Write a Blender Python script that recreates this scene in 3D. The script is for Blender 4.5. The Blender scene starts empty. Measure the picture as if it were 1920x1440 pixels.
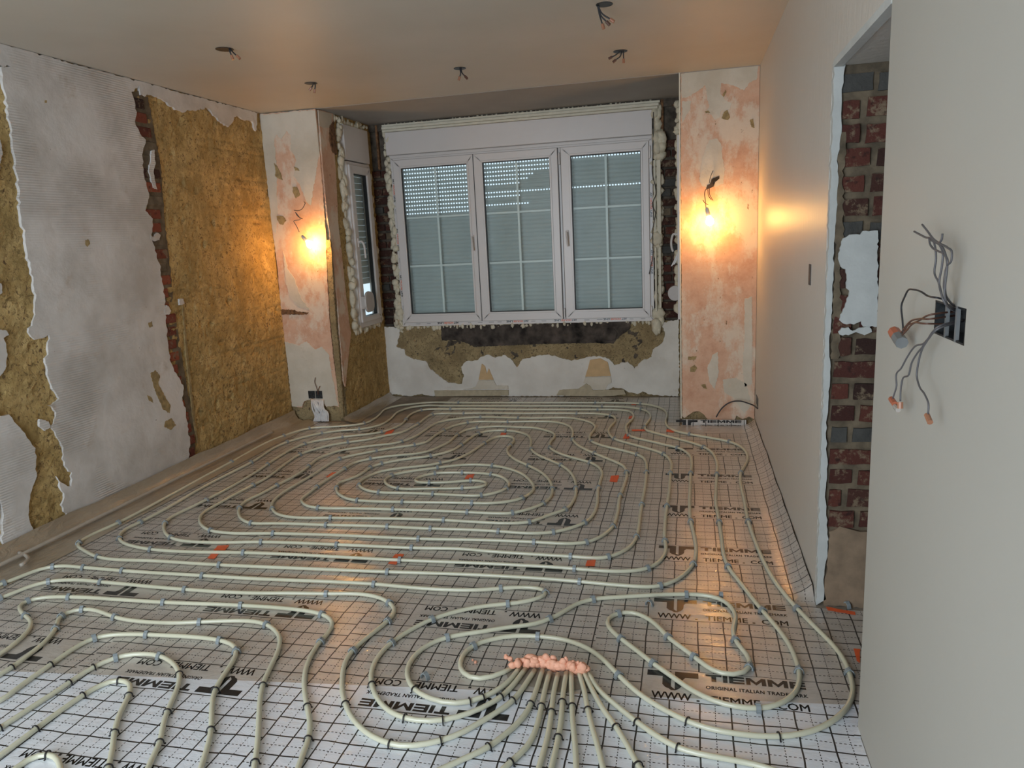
import bpy, bmesh, math, random
from mathutils import Vector, Matrix, noise
from mathutils.geometry import tessellate_polygon
random.seed(7)
S = bpy.context.scene
COL = S.collection
PI = math.pi
# ------------------------------------------------------------------ camera (solved from the room's vanishing points)
F = 1386.0
CAMH = 1.58
def _n(v):
    l = math.sqrt(sum(a*a for a in v)); return [a/l for a in v]
_d = _n([330.0, -292.0, F]); _v = [350.0, 6980.0, F]
_k = sum(a*b for a, b in zip(_v, _d)) / 1.0
_v = _n([a - _k*b for a, b in zip(_v, _d)])
_r = [_v[1]*_d[2]-_v[2]*_d[1], _v[2]*_d[0]-_v[0]*_d[2], _v[0]*_d[1]-_v[1]*_d[0]]
if _r[0] < 0: _r = [-a for a in _r]
RW = [_r, _d, [-a for a in _v]]
cam_d = bpy.data.cameras.new('camera')
cam_d.sensor_width = 36.0
cam_d.lens = F/1920*36
cam_d.clip_start = 0.02
cam = bpy.data.objects.new('camera', cam_d); COL.objects.link(cam)
m = Matrix.Identity(4)
for i in range(3):
    m[i][0] = RW[i][0]; m[i][1] = -RW[i][1]; m[i][2] = -RW[i][2]
m[0][3], m[1][3], m[2][3] = 0, 0, CAMH
cam.matrix_world = m
S.camera = cam
def ray(p):
    c = (p[0]-960, p[1]-720, F)
    return [sum(a*b for a, b in zip(row, c)) for row in RW]
def onfloor(p, z=0.0):
    q = ray(p); t = (z-CAMH)/q[2]; return Vector((q[0]*t, q[1]*t, z))
def onx(p, X):
    q = ray(p); t = X/q[0]; return Vector((X, q[1]*t, CAMH+q[2]*t))
def ony(p, Y):
    q = ray(p); t = Y/q[1]; return Vector((q[0]*t, Y, CAMH+q[2]*t))
# ------------------------------------------------------------------ world, lights, exposure
W = bpy.data.worlds.new('overcast_sky'); S.world = W; W.use_nodes = True
bg = W.node_tree.nodes['Background']
bg.inputs[0].default_value = (0.74, 0.88, 1.0, 1); bg.inputs[1].default_value = 1.15
def area(name, loc, rot, sx, sy, power, col):
    l = bpy.data.lights.new(name, 'AREA'); l.shape = 'RECTANGLE'; l.size = sx; l.size_y = sy
    l.energy = power; l.color = col
    o = bpy.data.objects.new(name, l); COL.objects.link(o); o.location = loc; o.rotation_euler = rot
    return o
area('daylight_glazing', (-2.1, -1.30, 1.35), (PI/2, 0, 0), 2.6, 2.3, 145, (0.78, 0.89, 1.0))
BULB = 255.0
S.view_settings.view_transform = 'Standard'; S.view_settings.look = 'None'
S.view_settings.gamma = 1.0; S.view_settings.exposure = 0.0
try: S.view_settings.use_curve_mapping = False
except Exception: pass
S.cycles.max_bounces = 8
# ------------------------------------------------------------------ node helpers
class NT:
    def __init__(s, name):
        s.m = bpy.data.materials.new(name); s.m.use_nodes = True
        s.t = s.m.node_tree; s.b = s.t.nodes['Principled BSDF']; s.l = s.t.links
    def node(s, typ, **kw):
        n = s.t.nodes.new(typ)
        for k, v in kw.items(): setattr(n, k, v)
        return n
    def put(s, sock, v):
        if hasattr(v, 'is_output') or isinstance(v, bpy.types.NodeSocket): s.l.new(v, sock)
        else: sock.default_value = v
    def mth(s, op, a, b=None, c=None, clamp=False):
        n = s.node('ShaderNodeMath', operation=op); n.use_clamp = clamp
        s.put(n.inputs[0], a)
        if b is not None: s.put(n.inputs[1], b)
        if c is not None: s.put(n.inputs[2], c)
        return n.outputs[0]
    def coord(s, scale=(1, 1, 1)):
        tc = s.node('ShaderNodeNewGeometry'); mp = s.node('ShaderNodeMapping')
        s.l.new(tc.outputs['Position'], mp.inputs[0]); mp.inputs['Scale'].default_value = scale
        return mp.outputs[0]
    def noise(s, scale, detail=4, rough=0.55, vec=None, dist=0.0):
        n = s.node('ShaderNodeTexNoise'); n.inputs['Scale'].default_value = scale
        n.inputs['Detail'].default_value = detail; n.inputs['Roughness'].default_value = rough
        n.inputs['Distortion'].default_value = dist
        s.l.new(vec if vec is not None else s.coord(), n.inputs['Vector'])
        return n.outputs['Fac']
    def ramp(s, fac, stops):
        n = s.node('ShaderNodeValToRGB'); cr = n.color_ramp
        while len(cr.elements) < len(stops): cr.elements.new(0.5)
        for e, (p, c) in zip(cr.elements, stops):
            e.position = p; e.color = (*c, 1) if len(c) == 3 else c
        s.l.new(fac, n.inputs[0]); return n.outputs[0]
    def mix(s, fac, a, b):
        n = s.node('ShaderNodeMix', data_type='RGBA')
        s.put(n.inputs[0], fac)
        for sock, v in ((n.inputs[6], a), (n.inputs[7], b)):
            if isinstance(v, tuple): sock.default_value = (*v, 1) if len(v) == 3 else v
            else: s.l.new(v, sock)
        return n.outputs[2]
    def bump(s, h, strength=0.5, dist=0.01, normal=None):
        n = s.node('ShaderNodeBump'); n.inputs['Strength'].default_value = strength
        n.inputs['Distance'].default_value = dist; s.l.new(h, n.inputs['Height'])
        if normal is not None: s.l.new(normal, n.inputs['Normal'])
        return n.outputs[0]
    def set(s, **kw):
        names = dict(color='Base Color', rough='Roughness', metal='Metallic', normal='Normal', coat='Coat Weight',
                     coatr='Coat Roughness', coatn='Coat Normal', emit='Emission Color', emits='Emission Strength',
                     trans='Transmission Weight', ior='IOR', alpha='Alpha', spec='Specular IOR Level', sss='Subsurface Weight')
        for k, v in kw.items():
            sk = s.b.inputs[names[k]]
            if isinstance(v, tuple): sk.default_value = (*v, 1) if len(v) == 3 else v
            else: s.put(sk, v)
        return s.m
def simple(name, col, rough=0.6, var=0.06, scale=20, bump=0.0, bscale=80, **kw):
    t = NT(name)
    lo = tuple(max(0, c*(1-var*2)) for c in col); hi = tuple(min(1, c*(1+var)) for c in col)
    t.set(color=t.ramp(t.noise(scale), [(0.3, lo), (0.7, hi)]), rough=rough, **kw)
    if bump: t.set(normal=t.bump(t.noise(bscale), bump, 0.004))
    return t.m
# ------------------------------------------------------------------ materials
def mat_mortar(name, c1, c2, cd, dark=0.395):
    t = NT(name)
    base = t.ramp(t.noise(5, 6, 0.65), [(0.3, c1), (0.68, c2)])
    fine = t.noise(44, 7, 0.75, t.coord((1, 1, 0.8)), 1.3)
    pits = t.ramp(fine, [(dark, (1, 1, 1)), (dark+0.07, (0, 0, 0))])
    blot = t.ramp(t.noise(3.4, 7, 0.75, None, 0.8), [(0.44, (0, 0, 0)), (0.60, (0.75, 0.75, 0.75))])
    big = t.ramp(t.noise(15, 5, 0.7, t.coord((1, 1, 1.6)), 0.6), [(0.34, (0.9, 0.9, 0.9)), (0.42, (0, 0, 0))])
    pale = t.ramp(t.noise(22, 4, 0.7), [(0.64, (0, 0, 0)), (0.70, (0.6, 0.6, 0.6))])
    col = t.mix(pits, base, cd)
    col = t.mix(blot, col, tuple(a*0.72 for a in c1))
    col = t.mix(big, col, tuple(a*0.5 for a in c1)); col = t.mix(pale, col, tuple(min(1, a*1.25) for a in c2))
    t.set(color=col, rough=0.92, normal=t.bump(t.mth('ADD', t.mth('MULTIPLY', fine, 1.0), t.mth('MULTIPLY', t.noise(12, 3), 1.5)), 0.8, 0.009))
    return t.m
M = {}
M['mortar'] = mat_mortar('lime_mortar', (0.43, 0.29, 0.10), (0.64, 0.46, 0.20), (0.13, 0.075, 0.035))
M['mortar_dull'] = mat_mortar('sandy_mortar', (0.30, 0.22, 0.11), (0.44, 0.34, 0.18), (0.09, 0.06, 0.035))
def mat_plaster(name, c1, c2, comb=0.5, stain=(0.42, 0.33, 0.24)):
    t = NT(name)
    big = t.ramp(t.noise(2.6, 5, 0.6), [(0.34, c1), (0.62, c2)])
    st = t.ramp(t.noise(4.5, 6, 0.7), [(0.60, (0, 0, 0)), (0.72, (0.5, 0.5, 0.5))])
    col = t.mix(st, big, stain)
    sp = t.ramp(t.noise(34, 3, 0.5), [(0.20, (1, 1, 1)), (0.24, (0, 0, 0))])
    col = t.mix(sp, col, (0.16, 0.12, 0.09))
    wv = t.node('ShaderNodeTexWave', wave_type='BANDS', bands_direction='Z')
    wv.inputs['Scale'].default_value = 22; wv.inputs['Distortion'].default_value = 1.5
    wv.inputs['Detail'].default_value = 1.0; wv.inputs['Detail Scale'].default_value = 0.5
    t.l.new(t.coord((1, 0.25, 1)), wv.inputs['Vector'])
    msk = t.ramp(t.noise(2.1, 2), [(0.47, (0, 0, 0)), (0.6, (1, 1, 1))])
    h = t.mth('MULTIPLY', t.mth('MULTIPLY', wv.outputs['Fac'], msk), comb)
    h = t.mth('ADD', h, t.mth('MULTIPLY', t.noise(9, 5, 0.6), 1.2))
    t.set(color=col, rough=0.85, normal=t.bump(h, 0.55, 0.008))
    return t.m
M['plaster'] = mat_plaster('grey_white_plaster', (0.50, 0.47, 0.435), (0.69, 0.66, 0.63))
M['plaster_clean'] = mat_plaster('white_plaster', (0.62, 0.58, 0.52), (0.74, 0.71, 0.65), 0.0, (0.55, 0.46, 0.34))
def mat_pink():
    t = NT('pink_plaster')
    base = t.ramp(t.noise(7, 6, 0.7), [(0.3, (0.56, 0.31, 0.20)), (0.55, (0.66, 0.42, 0.29)), (0.75, (0.68, 0.50, 0.37))])
    wh = t.ramp(t.noise(3.1, 7, 0.72, t.coord((1, 1, 0.6))), [(0.49, (0, 0, 0)), (0.57, (0.85, 0.85, 0.85))])
    col = t.mix(wh, base, (0.70, 0.60, 0.48))
    sp = t.ramp(t.noise(26, 3, 0.6, t.coord((1, 1, 0.6))), [(0.27, (1, 1, 1)), (0.31, (0, 0, 0))])
    col = t.mix(sp, col, (0.26, 0.15, 0.07))
    t.set(color=col, rough=0.8, normal=t.bump(t.noise(16, 6, 0.65), 0.5, 0.006))
    return t.m
M['pink'] = mat_pink()
M['skim'] = mat_plaster('old_white_skim', (0.54, 0.48, 0.38), (0.66, 0.60, 0.50), 0.0)
M['chip'] = simple('chipped_mortar', (0.36, 0.26, 0.12), 0.95, 0.2, 30, 0.5)
def mat_paint(name, c, rough, streak):
    t = NT(name)
    st = t.noise(30, 4, 0.6, t.coord((1, 1, 0.3)))
    col = t.ramp(t.noise(1.1, 2), [(0.3, tuple(a*0.95 for a in c)), (0.7, c)])
    t.set(color=col, rough=rough, normal=t.bump(t.mth('ADD', st, t.mth('MULTIPLY', t.noise(150, 2), 0.12)), streak, 0.006))
    return t.m
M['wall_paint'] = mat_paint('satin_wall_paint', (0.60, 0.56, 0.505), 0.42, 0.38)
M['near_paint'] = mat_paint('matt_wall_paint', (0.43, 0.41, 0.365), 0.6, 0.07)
M['jamb_white'] = simple('raw_white_plaster_edge', (0.50, 0.51, 0.49), 0.8, 0.05, 12, 0.4, 30)
t = NT('ceiling_paint')
t.set(color=t.ramp(t.noise(1.4, 4), [(0.3, (0.49, 0.45, 0.375)), (0.7, (0.55, 0.505, 0.43))]), rough=0.5,
      normal=t.bump(t.noise(7, 6, 0.6, t.coord((1, 1, 1)), 0.5), 0.12, 0.01))
M['ceiling'] = t.m
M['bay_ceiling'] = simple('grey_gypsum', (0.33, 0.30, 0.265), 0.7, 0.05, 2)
def mat_brick(name, c1, c2):
    t = NT(name)
    oi = t.node('ShaderNodeObjectInfo')
    a = t.ramp(oi.outputs['Random'], [(0.0, c1), (0.5, c2), (1.0, tuple(0.6*x for x in c1))])
    sm = t.ramp(t.noise(14, 6, 0.75), [(0.53, (0, 0, 0)), (0.61, (0.8, 0.8, 0.8))])
    col = t.mix(sm, a, (0.20, 0.15, 0.095))
    dk = t.ramp(t.noise(30, 4), [(0.33, (0.8, 0.8, 0.8)), (0.42, (0, 0, 0))])
    col = t.mix(dk, col, tuple(0.35*x for x in c1))
    t.set(color=col, rough=0.9, normal=t.bump(t.noise(40, 5, 0.7), 0.8, 0.006))
    return t.m
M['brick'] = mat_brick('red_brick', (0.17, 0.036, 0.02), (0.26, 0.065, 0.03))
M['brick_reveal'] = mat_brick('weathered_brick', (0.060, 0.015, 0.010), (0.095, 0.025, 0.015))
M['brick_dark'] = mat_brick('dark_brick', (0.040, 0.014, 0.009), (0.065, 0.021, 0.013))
M['brick_grey'] = simple('grey_cement_stone', (0.062, 0.06, 0.054), 0.85, 0.15, 14, 0.6)
M['joint'] = simple('brick_joint_mortar', (0.15, 0.115, 0.075), 0.95, 0.25, 16, 0.7, 40)
M['joint_dark'] = simple('sooty_joint', (0.10, 0.08, 0.06), 0.95, 0.3, 16, 0.7, 40)
M['soot'] = simple('sooty_stone', (0.075, 0.06, 0.05), 0.95, 0.5, 9, 0.8, 30)
M['foam'] = simple('cream_foam', (0.66, 0.60, 0.46), 0.75, 0.08, 25, 0.5, 60)
M['foam_strip'] = simple('cream_trim_strip', (0.68, 0.64, 0.52), 0.7, 0.05, 15, 0.2, 60)
M['pink_foam'] = simple('salmon_foam', (0.85, 0.42, 0.28), 0.6, 0.06, 40, 0.5, 90)
M['pvc'] = simple('white_pvc', (0.66, 0.62, 0.595), 0.32, 0.015, 3)
M['pvc_shade'] = simple('pvc_groove', (0.30, 0.28, 0.26), 0.5)
M['gasket'] = simple('black_rubber_gasket', (0.015, 0.015, 0.015), 0.5)
M['muntin'] = simple('white_glazing_bar', (0.82, 0.82, 0.80), 0.4, 0.02)
M['cap'] = simple('grey_plastic_cap', (0.48, 0.44, 0.41), 0.45, 0.02)
M['wood_old'] = simple('rotten_wood', (0.20, 0.10, 0.045), 0.9, 0.4, 30, 0.6)
M['tan'] = simple('tan_board', (0.62, 0.42, 0.22), 0.8, 0.05)
M['beige'] = simple('beige_board', (0.46, 0.39, 0.27), 0.8, 0.08)
M['orange_tape'] = simple('orange_tape', (0.82, 0.13, 0.035), 0.45, 0.06)
M['clip_grey'] = simple('grey_clip_plastic', (0.27, 0.305, 0.32), 0.35, 0.05)
M['clip_black'] = simple('black_clip_plastic', (0.012, 0.012, 0.014), 0.35, 0.05)
M['black_wire'] = simple('black_wire', (0.02, 0.02, 0.024), 0.45)
M['grey_wire'] = simple('grey_wire', (0.10, 0.095, 0.10), 0.45)
M['brown_wire'] = simple('brown_wire', (0.10, 0.045, 0.03), 0.45)
M['box_black'] = simple('black_box_plastic', (0.025, 0.028, 0.03), 0.4, 0.4, 60)
M['box_metal'] = simple('grey_box_rail', (0.17, 0.175, 0.175), 0.4)
M['holder'] = simple('white_lampholder', (0.62, 0.60, 0.56), 0.4)
M['orange_conn'] = simple('orange_connector', (0.42, 0.12, 0.06), 0.4, 0.05)
M['clear_conn'] = simple('clear_connector', (0.42, 0.38, 0.34), 0.2, 0.05)
M['copper'] = simple('copper_core', (0.36, 0.16, 0.09), 0.4, 0.05)
M['white_rag'] = simple('white_plaster_spill', (0.70, 0.69, 0.68), 0.75, 0.08, 30, 0.5)
M['screed'] = simple('concrete_screed', (0.30, 0.26, 0.21), 0.9, 0.15, 6, 0.4)
M['mud'] = simple('dusty_mortar_base', (0.27, 0.19, 0.125), 0.95, 0.2, 8, 0.7, 30)
M['conduit'] = simple('grey_conduit', (0.42, 0.37, 0.31), 0.5, 0.05)
M['ink'] = simple('black_print', (0.02, 0.02, 0.021), 0.25, 0.1)
M['ink_orange'] = simple('orange_print', (0.75, 0.16, 0.06), 0.4)
M['print_grey'] = simple('grey_print', (0.28, 0.27, 0.27), 0.5)
t = NT('pipe_plastic')
t.set(color=t.ramp(t.noise(3), [(0.3, (0.57, 0.56, 0.42)), (0.7, (0.65, 0.64, 0.50))]), rough=0.28, coat=0.35, coatr=0.12)
t.b.inputs['Subsurface Weight'].default_value = 0.0
M['pipe'] = t.m
t = NT('bulb_glow'); t.set(color=(1, 0.9, 0.7), emit=(1.0, 0.50, 0.125), emits=BULB); M['bulb'] = t.m
def mat_glass():
    t = NT('window_glass')
    tr = t.node('ShaderNodeBsdfTransparent'); gl = t.node('ShaderNodeBsdfGlossy'); gl.inputs['Roughness'].default_value = 0.10
    tr.inputs['Color'].default_value = (0.86, 0.93, 0.92, 1)
    fr = t.node('ShaderNodeFresnel'); fr.inputs['IOR'].default_value = 1.12
    mx = t.node('ShaderNodeMixShader')
    t.l.new(fr.outputs[0], mx.inputs[0]); t.l.new(tr.outputs[0], mx.inputs[1]); t.l.new(gl.outputs[0], mx.inputs[2])
    out = [n for n in t.t.nodes if n.type == 'OUTPUT_MATERIAL'][0]
    t.l.new(mx.outputs[0], out.inputs[0]); return t.m
M['glass'] = mat_glass()
def mat_slat():
    t = NT('shutter_pvc')
    tl = t.node('ShaderNodeBsdfTranslucent'); tl.inputs['Color'].default_value = (0.62, 0.62, 0.60, 1)
    ad = t.node('ShaderNodeMixShader'); ad.inputs[0].default_value = 0.25
    t.set(color=t.ramp(t.noise(5), [(0.3, (0.56, 0.58, 0.57)), (0.7, (0.63, 0.65, 0.64))]), rough=0.5)
    t.l.new(t.b.outputs[0], ad.inputs[1]); t.l.new(tl.outputs[0], ad.inputs[2])
    out = [n for n in t.t.nodes if n.type == 'OUTPUT_MATERIAL'][0]
    t.l.new(ad.outputs[0], out.inputs[0]); return t.m
M['slat'] = mat_slat()
def mat_edgefilm():
    t = NT('clear_edge_film')
    wr = t.noise(11, 5, 0.6, t.coord((2.5, 1, 2.5)), 1.2)
    t.set(color=t.ramp(t.noise(3), [(0.3, (0.30, 0.24, 0.17)), (0.7, (0.40, 0.335, 0.25))]), rough=0.35, coat=0.9, coatr=0.1)
    n = t.bump(wr, 0.6, 0.012); t.set(normal=n, coatn=n); return t.m
M['edge_film'] = mat_edgefilm()
# printed insulation film ------------------------------------------------
QA, QB = 0.545, 0.006
def mat_film(name, x0, oy, xa, xb, up):
    """x0: a solid grid line; oy: line at the block's heavy-lettering edge; block spans xa..xb, and 2 rows."""
    t = NT(name)
    geo = t.node('ShaderNodeNewGeometry'); sp = t.node('ShaderNodeSeparateXYZ'); t.l.new(geo.outputs['Position'], sp.inputs[0])
    X = t.mth('ADD', sp.outputs[0], t.mth('MULTIPLY', t.mth('SUBTRACT', t.noise(4.5, 2), 0.5), 0.014))
    Y = t.mth('ADD', sp.outputs[1], t.mth('MULTIPLY', t.mth('SUBTRACT', t.noise(5.5, 2, 0.5, t.coord((1.0, 0.6, 1))), 0.5), 0.020))
    yy = t.mth('MAXIMUM', t.mth('SUBTRACT', Y, oy), -4.0)
    disc = t.mth('SQRT', t.mth('ADD', t.mth('MULTIPLY', yy, 4*QB), QA*QA))
    K = t.mth('DIVIDE', t.mth('SUBTRACT', disc, QA), 2*QB)           # block number, real valued
    R = t.mth('MULTIPLY', K, 6.0)
    U = t.mth('DIVIDE', t.mth('SUBTRACT', X, x0), 0.1)
    def near(v, hw):
        f = t.mth('ABSOLUTE', t.mth('SUBTRACT', t.mth('FRACT', t.mth('ADD', v, 0.5)), 0.5)); return t.mth('LESS_THAN', f, hw)
    def half(v, hw):
        f = t.mth('ABSOLUTE', t.mth('SUBTRACT', t.mth('FRACT', v), 0.5)); return t.mth('LESS_THAN', f, hw)
    lx = near(U, 0.027); ly = near(R, 0.033)
    dx = t.mth('MULTIPLY', half(U, 0.014), t.mth('LESS_THAN', t.mth('FRACT', t.mth('MULTIPLY', R, 7.0)), 0.55))
    dy = t.mth('MULTIPLY', half(R, 0.018), t.mth('LESS_THAN', t.mth('FRACT', t.mth('MULTIPLY', U, 7.0)), 0.55))
    lines = t.mth('MAXIMUM', t.mth('MAXIMUM', lx, ly), t.mth('MAXIMUM', dx, dy))
    fk = t.mth('FRACT', K)
    if up: inrow = t.mth('GREATER_THAN', fk, 1-2/6+0.004)
    else: inrow = t.mth('MULTIPLY', t.mth('LESS_THAN', fk, 2/6-0.004), t.mth('GREATER_THAN', fk, 0.004))
    inx = t.mth('MULTIPLY', t.mth('GREATER_THAN', X, xa+0.002), t.mth('LESS_THAN', X, xb-0.002))
    blk = t.mth('MULTIPLY', inrow, inx)
    ink = t.mth('MULTIPLY', lines, t.mth('SUBTRACT', 1.0, blk))
    far_tone = t.ramp(t.noise(9, 6, 0.7), [(0.35, (0.455, 0.42, 0.385)), (0.65, (0.56, 0.525, 0.49))])
    # film colour turns whiter and bluer on the near side of this line
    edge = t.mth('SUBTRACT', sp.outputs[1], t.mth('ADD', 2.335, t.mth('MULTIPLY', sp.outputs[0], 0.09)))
    near_side = t.mth('LESS_THAN', edge, 0.0)
    film = t.mix(near_side, far_tone, (0.80, 0.84, 0.92))
    spk = t.ramp(t.noise(60, 3), [(0.22, (1, 1, 1)), (0.26, (0, 0, 0))])
    film = t.mix(t.mth('MULTIPLY', spk, 0.35), film, (0.2, 0.17, 0.14))
    col = t.mix(ink, film, (0.014, 0.013, 0.014))
    w1 = t.noise(6, 6, 0.62, t.coord((0.8, 1.5, 1)), 1.6); w2 = t.noise(17, 5, 0.65, t.coord((0.55, 1.8, 1)), 1.3)
    nb = t.bump(t.mth('ADD', w1, t.mth('MULTIPLY', w2, 0.25)), 0.35, 0.012)
    nc = t.bump(t.mth('ADD', t.mth('MULTIPLY', w1, 0.6), t.mth('MULTIPLY', w2, 0.55)), 0.45, 0.011)
    t.b.inputs['Coat IOR'].default_value = 2.0
    t.set(color=col, rough=0.5, metal=0.05, normal=nb, coat=t.mth('SUBTRACT', 1.0, t.mth('MULTIPLY', ink, 0.7)), coatr=0.022, coatn=nc)
    return t.m
# ------------------------------------------------------------------ mesh helpers
def link(name, me, mat, parent=None, **props):
    o = bpy.data.objects.new(name, me); COL.objects.link(o)
    if mat is not None and len(me.materials) == 0: me.materials.append(mat)
    if parent is not None: o.parent = parent
    for k, v in props.items():
        if v: o[k] = v
    return o
def bm_obj(name, bm, mat, parent=None, smooth=False, **props):
    bmesh.ops.recalc_face_normals(bm, faces=bm.faces[:])
    me = bpy.data.meshes.new(name); bm.to_mesh(me); bm.free()
    if smooth:
        for p in me.polygons: p.use_smooth = True
    return link(name, me, mat, parent, **props)
def empty(name, loc, label, cat, group=None, kind=None):
    o = bpy.data.objects.new(name, None); COL.objects.link(o); o.location = loc; o.empty_display_size = 0.05
    o['label'] = label; o['category'] = cat
    if group: o['group'] = group
    if kind: o['kind'] = kind
    return o
def keep(o, parent):
    o.parent = parent; o.matrix_parent_inverse = Matrix.Translation(-parent.location)
    return o
def box(bm, x0, x1, y0, y1, z0, z1, bev=0.0):
    r = bmesh.ops.create_cube(bm, size=1)
    for v in r['verts']:
        v.co = Vector(((x0+x1)/2+v.co.x*(x1-x0), (y0+y1)/2+v.co.y*(y1-y0), (z0+z1)/2+v.co.z*(z1-z0)))
    if bev:
        es = list({e for v in r['verts'] for e in v.link_edges})
        bmesh.ops.bevel(bm, geom=es, offset=bev, segments=1, affect='EDGES')
def ring(name, x0, x1, z0, z1, a0, a1, c0, c1, y0, y1, mat, ax='y', bev=0.003, **props):
    """rectangular frame x0..x1, z0..z1 with the hole a0..a1, c0..c1, from y0 to y1 (ax='x': swapped)"""
    bm = bmesh.new(); V = []
    for y in (y0, y1):
        for P in (((x0, z0), (x1, z0), (x1, z1), (x0, z1)), ((a0, c0), (a1, c0), (a1, c1), (a0, c1))):
            V.append([bm.verts.new((x, y, z) if ax == 'y' else (y, x, z)) for x, z in P])
    o0, i0, o1, i1 = V
    for k in range(4):
        j = (k+1) % 4
        bm.faces.new((o0[k], o0[j], i0[j], i0[k])); bm.faces.new((o1[k], o1[j], i1[j], i1[k]))
        bm.faces.new((o0[k], o0[j], o1[j], o1[k])); bm.faces.new((i0[k], i0[j], i1[j], i1[k]))
    if bev: bmesh.ops.bevel(bm, geom=bm.edges[:], offset=bev, segments=1, affect='EDGES')
    return bm_obj(name, bm, mat, **props)
def pane(y0, y1, z0, z1, c, ax):
    bm = bmesh.new()
    P = [(y0, z0), (y1, z0), (y1, z1), (y0, z1)]
    bm.faces.new([bm.verts.new((c, a, b) if ax == 'x' else (a, c, b)) for a, b in P])
    me = bpy.data.meshes.new('pane'); bm.to_mesh(me); bm.free()
    if (me.polygons[0].normal.y > 0 and ax == 'y') or (me.polygons[0].normal.x < 0 and ax == 'x'): me.flip_normals()
    return link('pane', me, M['glass'])
def boxes(name, L, mat, parent=None, bev=0.0, **props):
    bm = bmesh.new()
    for b in L: box(bm, *b, bev=bev)
    return bm_obj(name, bm, mat, parent, **props)
def smooth_path(pts, step=0.03, sig=0):
    P = [Vector(p) for p in pts]
    out = []
    n = len(P)
    for i in range(n-1):
        p0 = P[i-1] if i else P[0]*2-P[1]
        p1, p2 = P[i], P[i+1]
        p3 = P[i+2] if i+2 < n else P[-1]*2-P[-2]
        L = (p2-p1).length; k = max(1, int(L/step))
        # centripetal-ish tangents
        d1 = max((p1-p0).length, 1e-5); d2 = max(L, 1e-5); d3 = max((p3-p2).length, 1e-5)
        m1 = ((p1-p0)/d1*d2 + (p2-p1)/d2*d1)/(d1+d2)*d2
        m2 = ((p2-p1)/d2*d3 + (p3-p2)/d3*d2)/(d2+d3)*d2
        for j in range(k):
            s = j/k; s2 = s*s; s3 = s2*s
            out.append(p1*(2*s3-3*s2+1)+m1*(s3-2*s2+s)+p2*(-2*s3+3*s2)+m2*(s3-s2))
    out.append(P[-1])
    for _ in range(sig):
        out = [out[0]]+[(out[i-1]+out[i]*2+out[i+1])/4 for i in range(1, len(out)-1)]+[out[-1]]
    return out
def tube(bm, path, rad, sides=8, cap=True):
    rings = []
    up = Vector((0, 0, 1)); n = len(path); prev = None
    for i, p in enumerate(path):
        d = (path[min(i+1, n-1)]-path[max(i-1, 0)])
        if d.length < 1e-9: d = Vector((0, 1, 0))
        d.normalize()
        a = prev if prev is not None else (up if abs(d.z) < 0.9 else Vector((1, 0, 0)))
        s = d.cross(a)
        if s.length < 1e-6: s = d.cross(Vector((1, 0.1, 0)))
        s.normalize(); u = s.cross(d).normalized(); prev = u
        r = rad(i/(n-1)) if callable(rad) else rad
        rings.append([bm.verts.new(p+(s*math.cos(2*PI*k/sides)+u*math.sin(2*PI*k/sides))*r) for k in range(sides)])
    for a, b in zip(rings, rings[1:]):
        for k in range(sides):
            bm.faces.new((a[k], a[(k+1) % sides], b[(k+1) % sides], b[k]))
    if cap:
        bm.faces.new(rings[0][::-1]); bm.faces.new(rings[-1])
def tube_obj(name, pts, rad, mat, parent=None, step=0.01, sides=8, sig=0, **props):
    bm = bmesh.new(); tube(bm, smooth_path(pts, step, sig), rad, sides)
    return bm_obj(name, bm, mat, parent, smooth=True, **props)
def ragged(pts, amp=0.007, seg=0.018, rough=True):
    out = []
    n = len(pts)
    for i in range(n):
        a, b = Vector(pts[i]), Vector(pts[(i+1) % n])
        L = (b-a).length; k = max(1, int(L/seg))
        nrm = Vector((-(b-a).y, (b-a).x)); nrm = nrm/max(nrm.length, 1e-6)
        for j in range(k):
            s = j/k; o = 0 if j == 0 else random.uniform(-amp, amp)
            out.append(a.lerp(b, s)+nrm*o)
    return out
def slab(name, pts, plane, base, thick, mat, parent=None, amp=0.007, seg=0.018, clampf=None, **props):
    """pts: 2D outline; plane 'x+','x-','y-' gives where the face looks; base = wall coordinate."""
    P = ragged(pts, amp, seg) if amp else [Vector(p) for p in pts]
    if clampf: P = [clampf(p) for p in P]
    def to3(p, n):
        if plane == 'x+': return (base+n, p.x, p.y)
        if plane == 'x-': return (base-n, p.x, p.y)
        if plane == 'y-': return (p.x, base-n, p.y)
        return (p.x, p.y, base+n)
    bm = bmesh.new()
    f = [bm.verts.new(to3(p, thick)) for p in P]
    cx = sum(p.x for p in P)/len(P); cy = sum(p.y for p in P)/len(P)
    b = [bm.verts.new(to3(p, 0)) for p in P]
    tris = tessellate_polygon([[Vector((p.x, p.y, 0)) for p in P]])
    for tr in tris:
        try: bm.faces.new([f[i] for i in tr])
        except ValueError: pass
    n = len(P)
    for i in range(n):
        try: bm.faces.new((f[i], f[(i+1) % n], b[(i+1) % n], b[i]))
        except ValueError: pass
    return bm_obj(name, bm, mat, parent, **props)
def pxx(L, X): return [(onx(p, X).y, onx(p, X).z) for p in L]
def pxy(L, Y): return [(ony(p, Y).x, ony(p, Y).z) for p in L]
def pxf(L): return [(onfloor(p).x, onfloor(p).y) for p in L]
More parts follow.
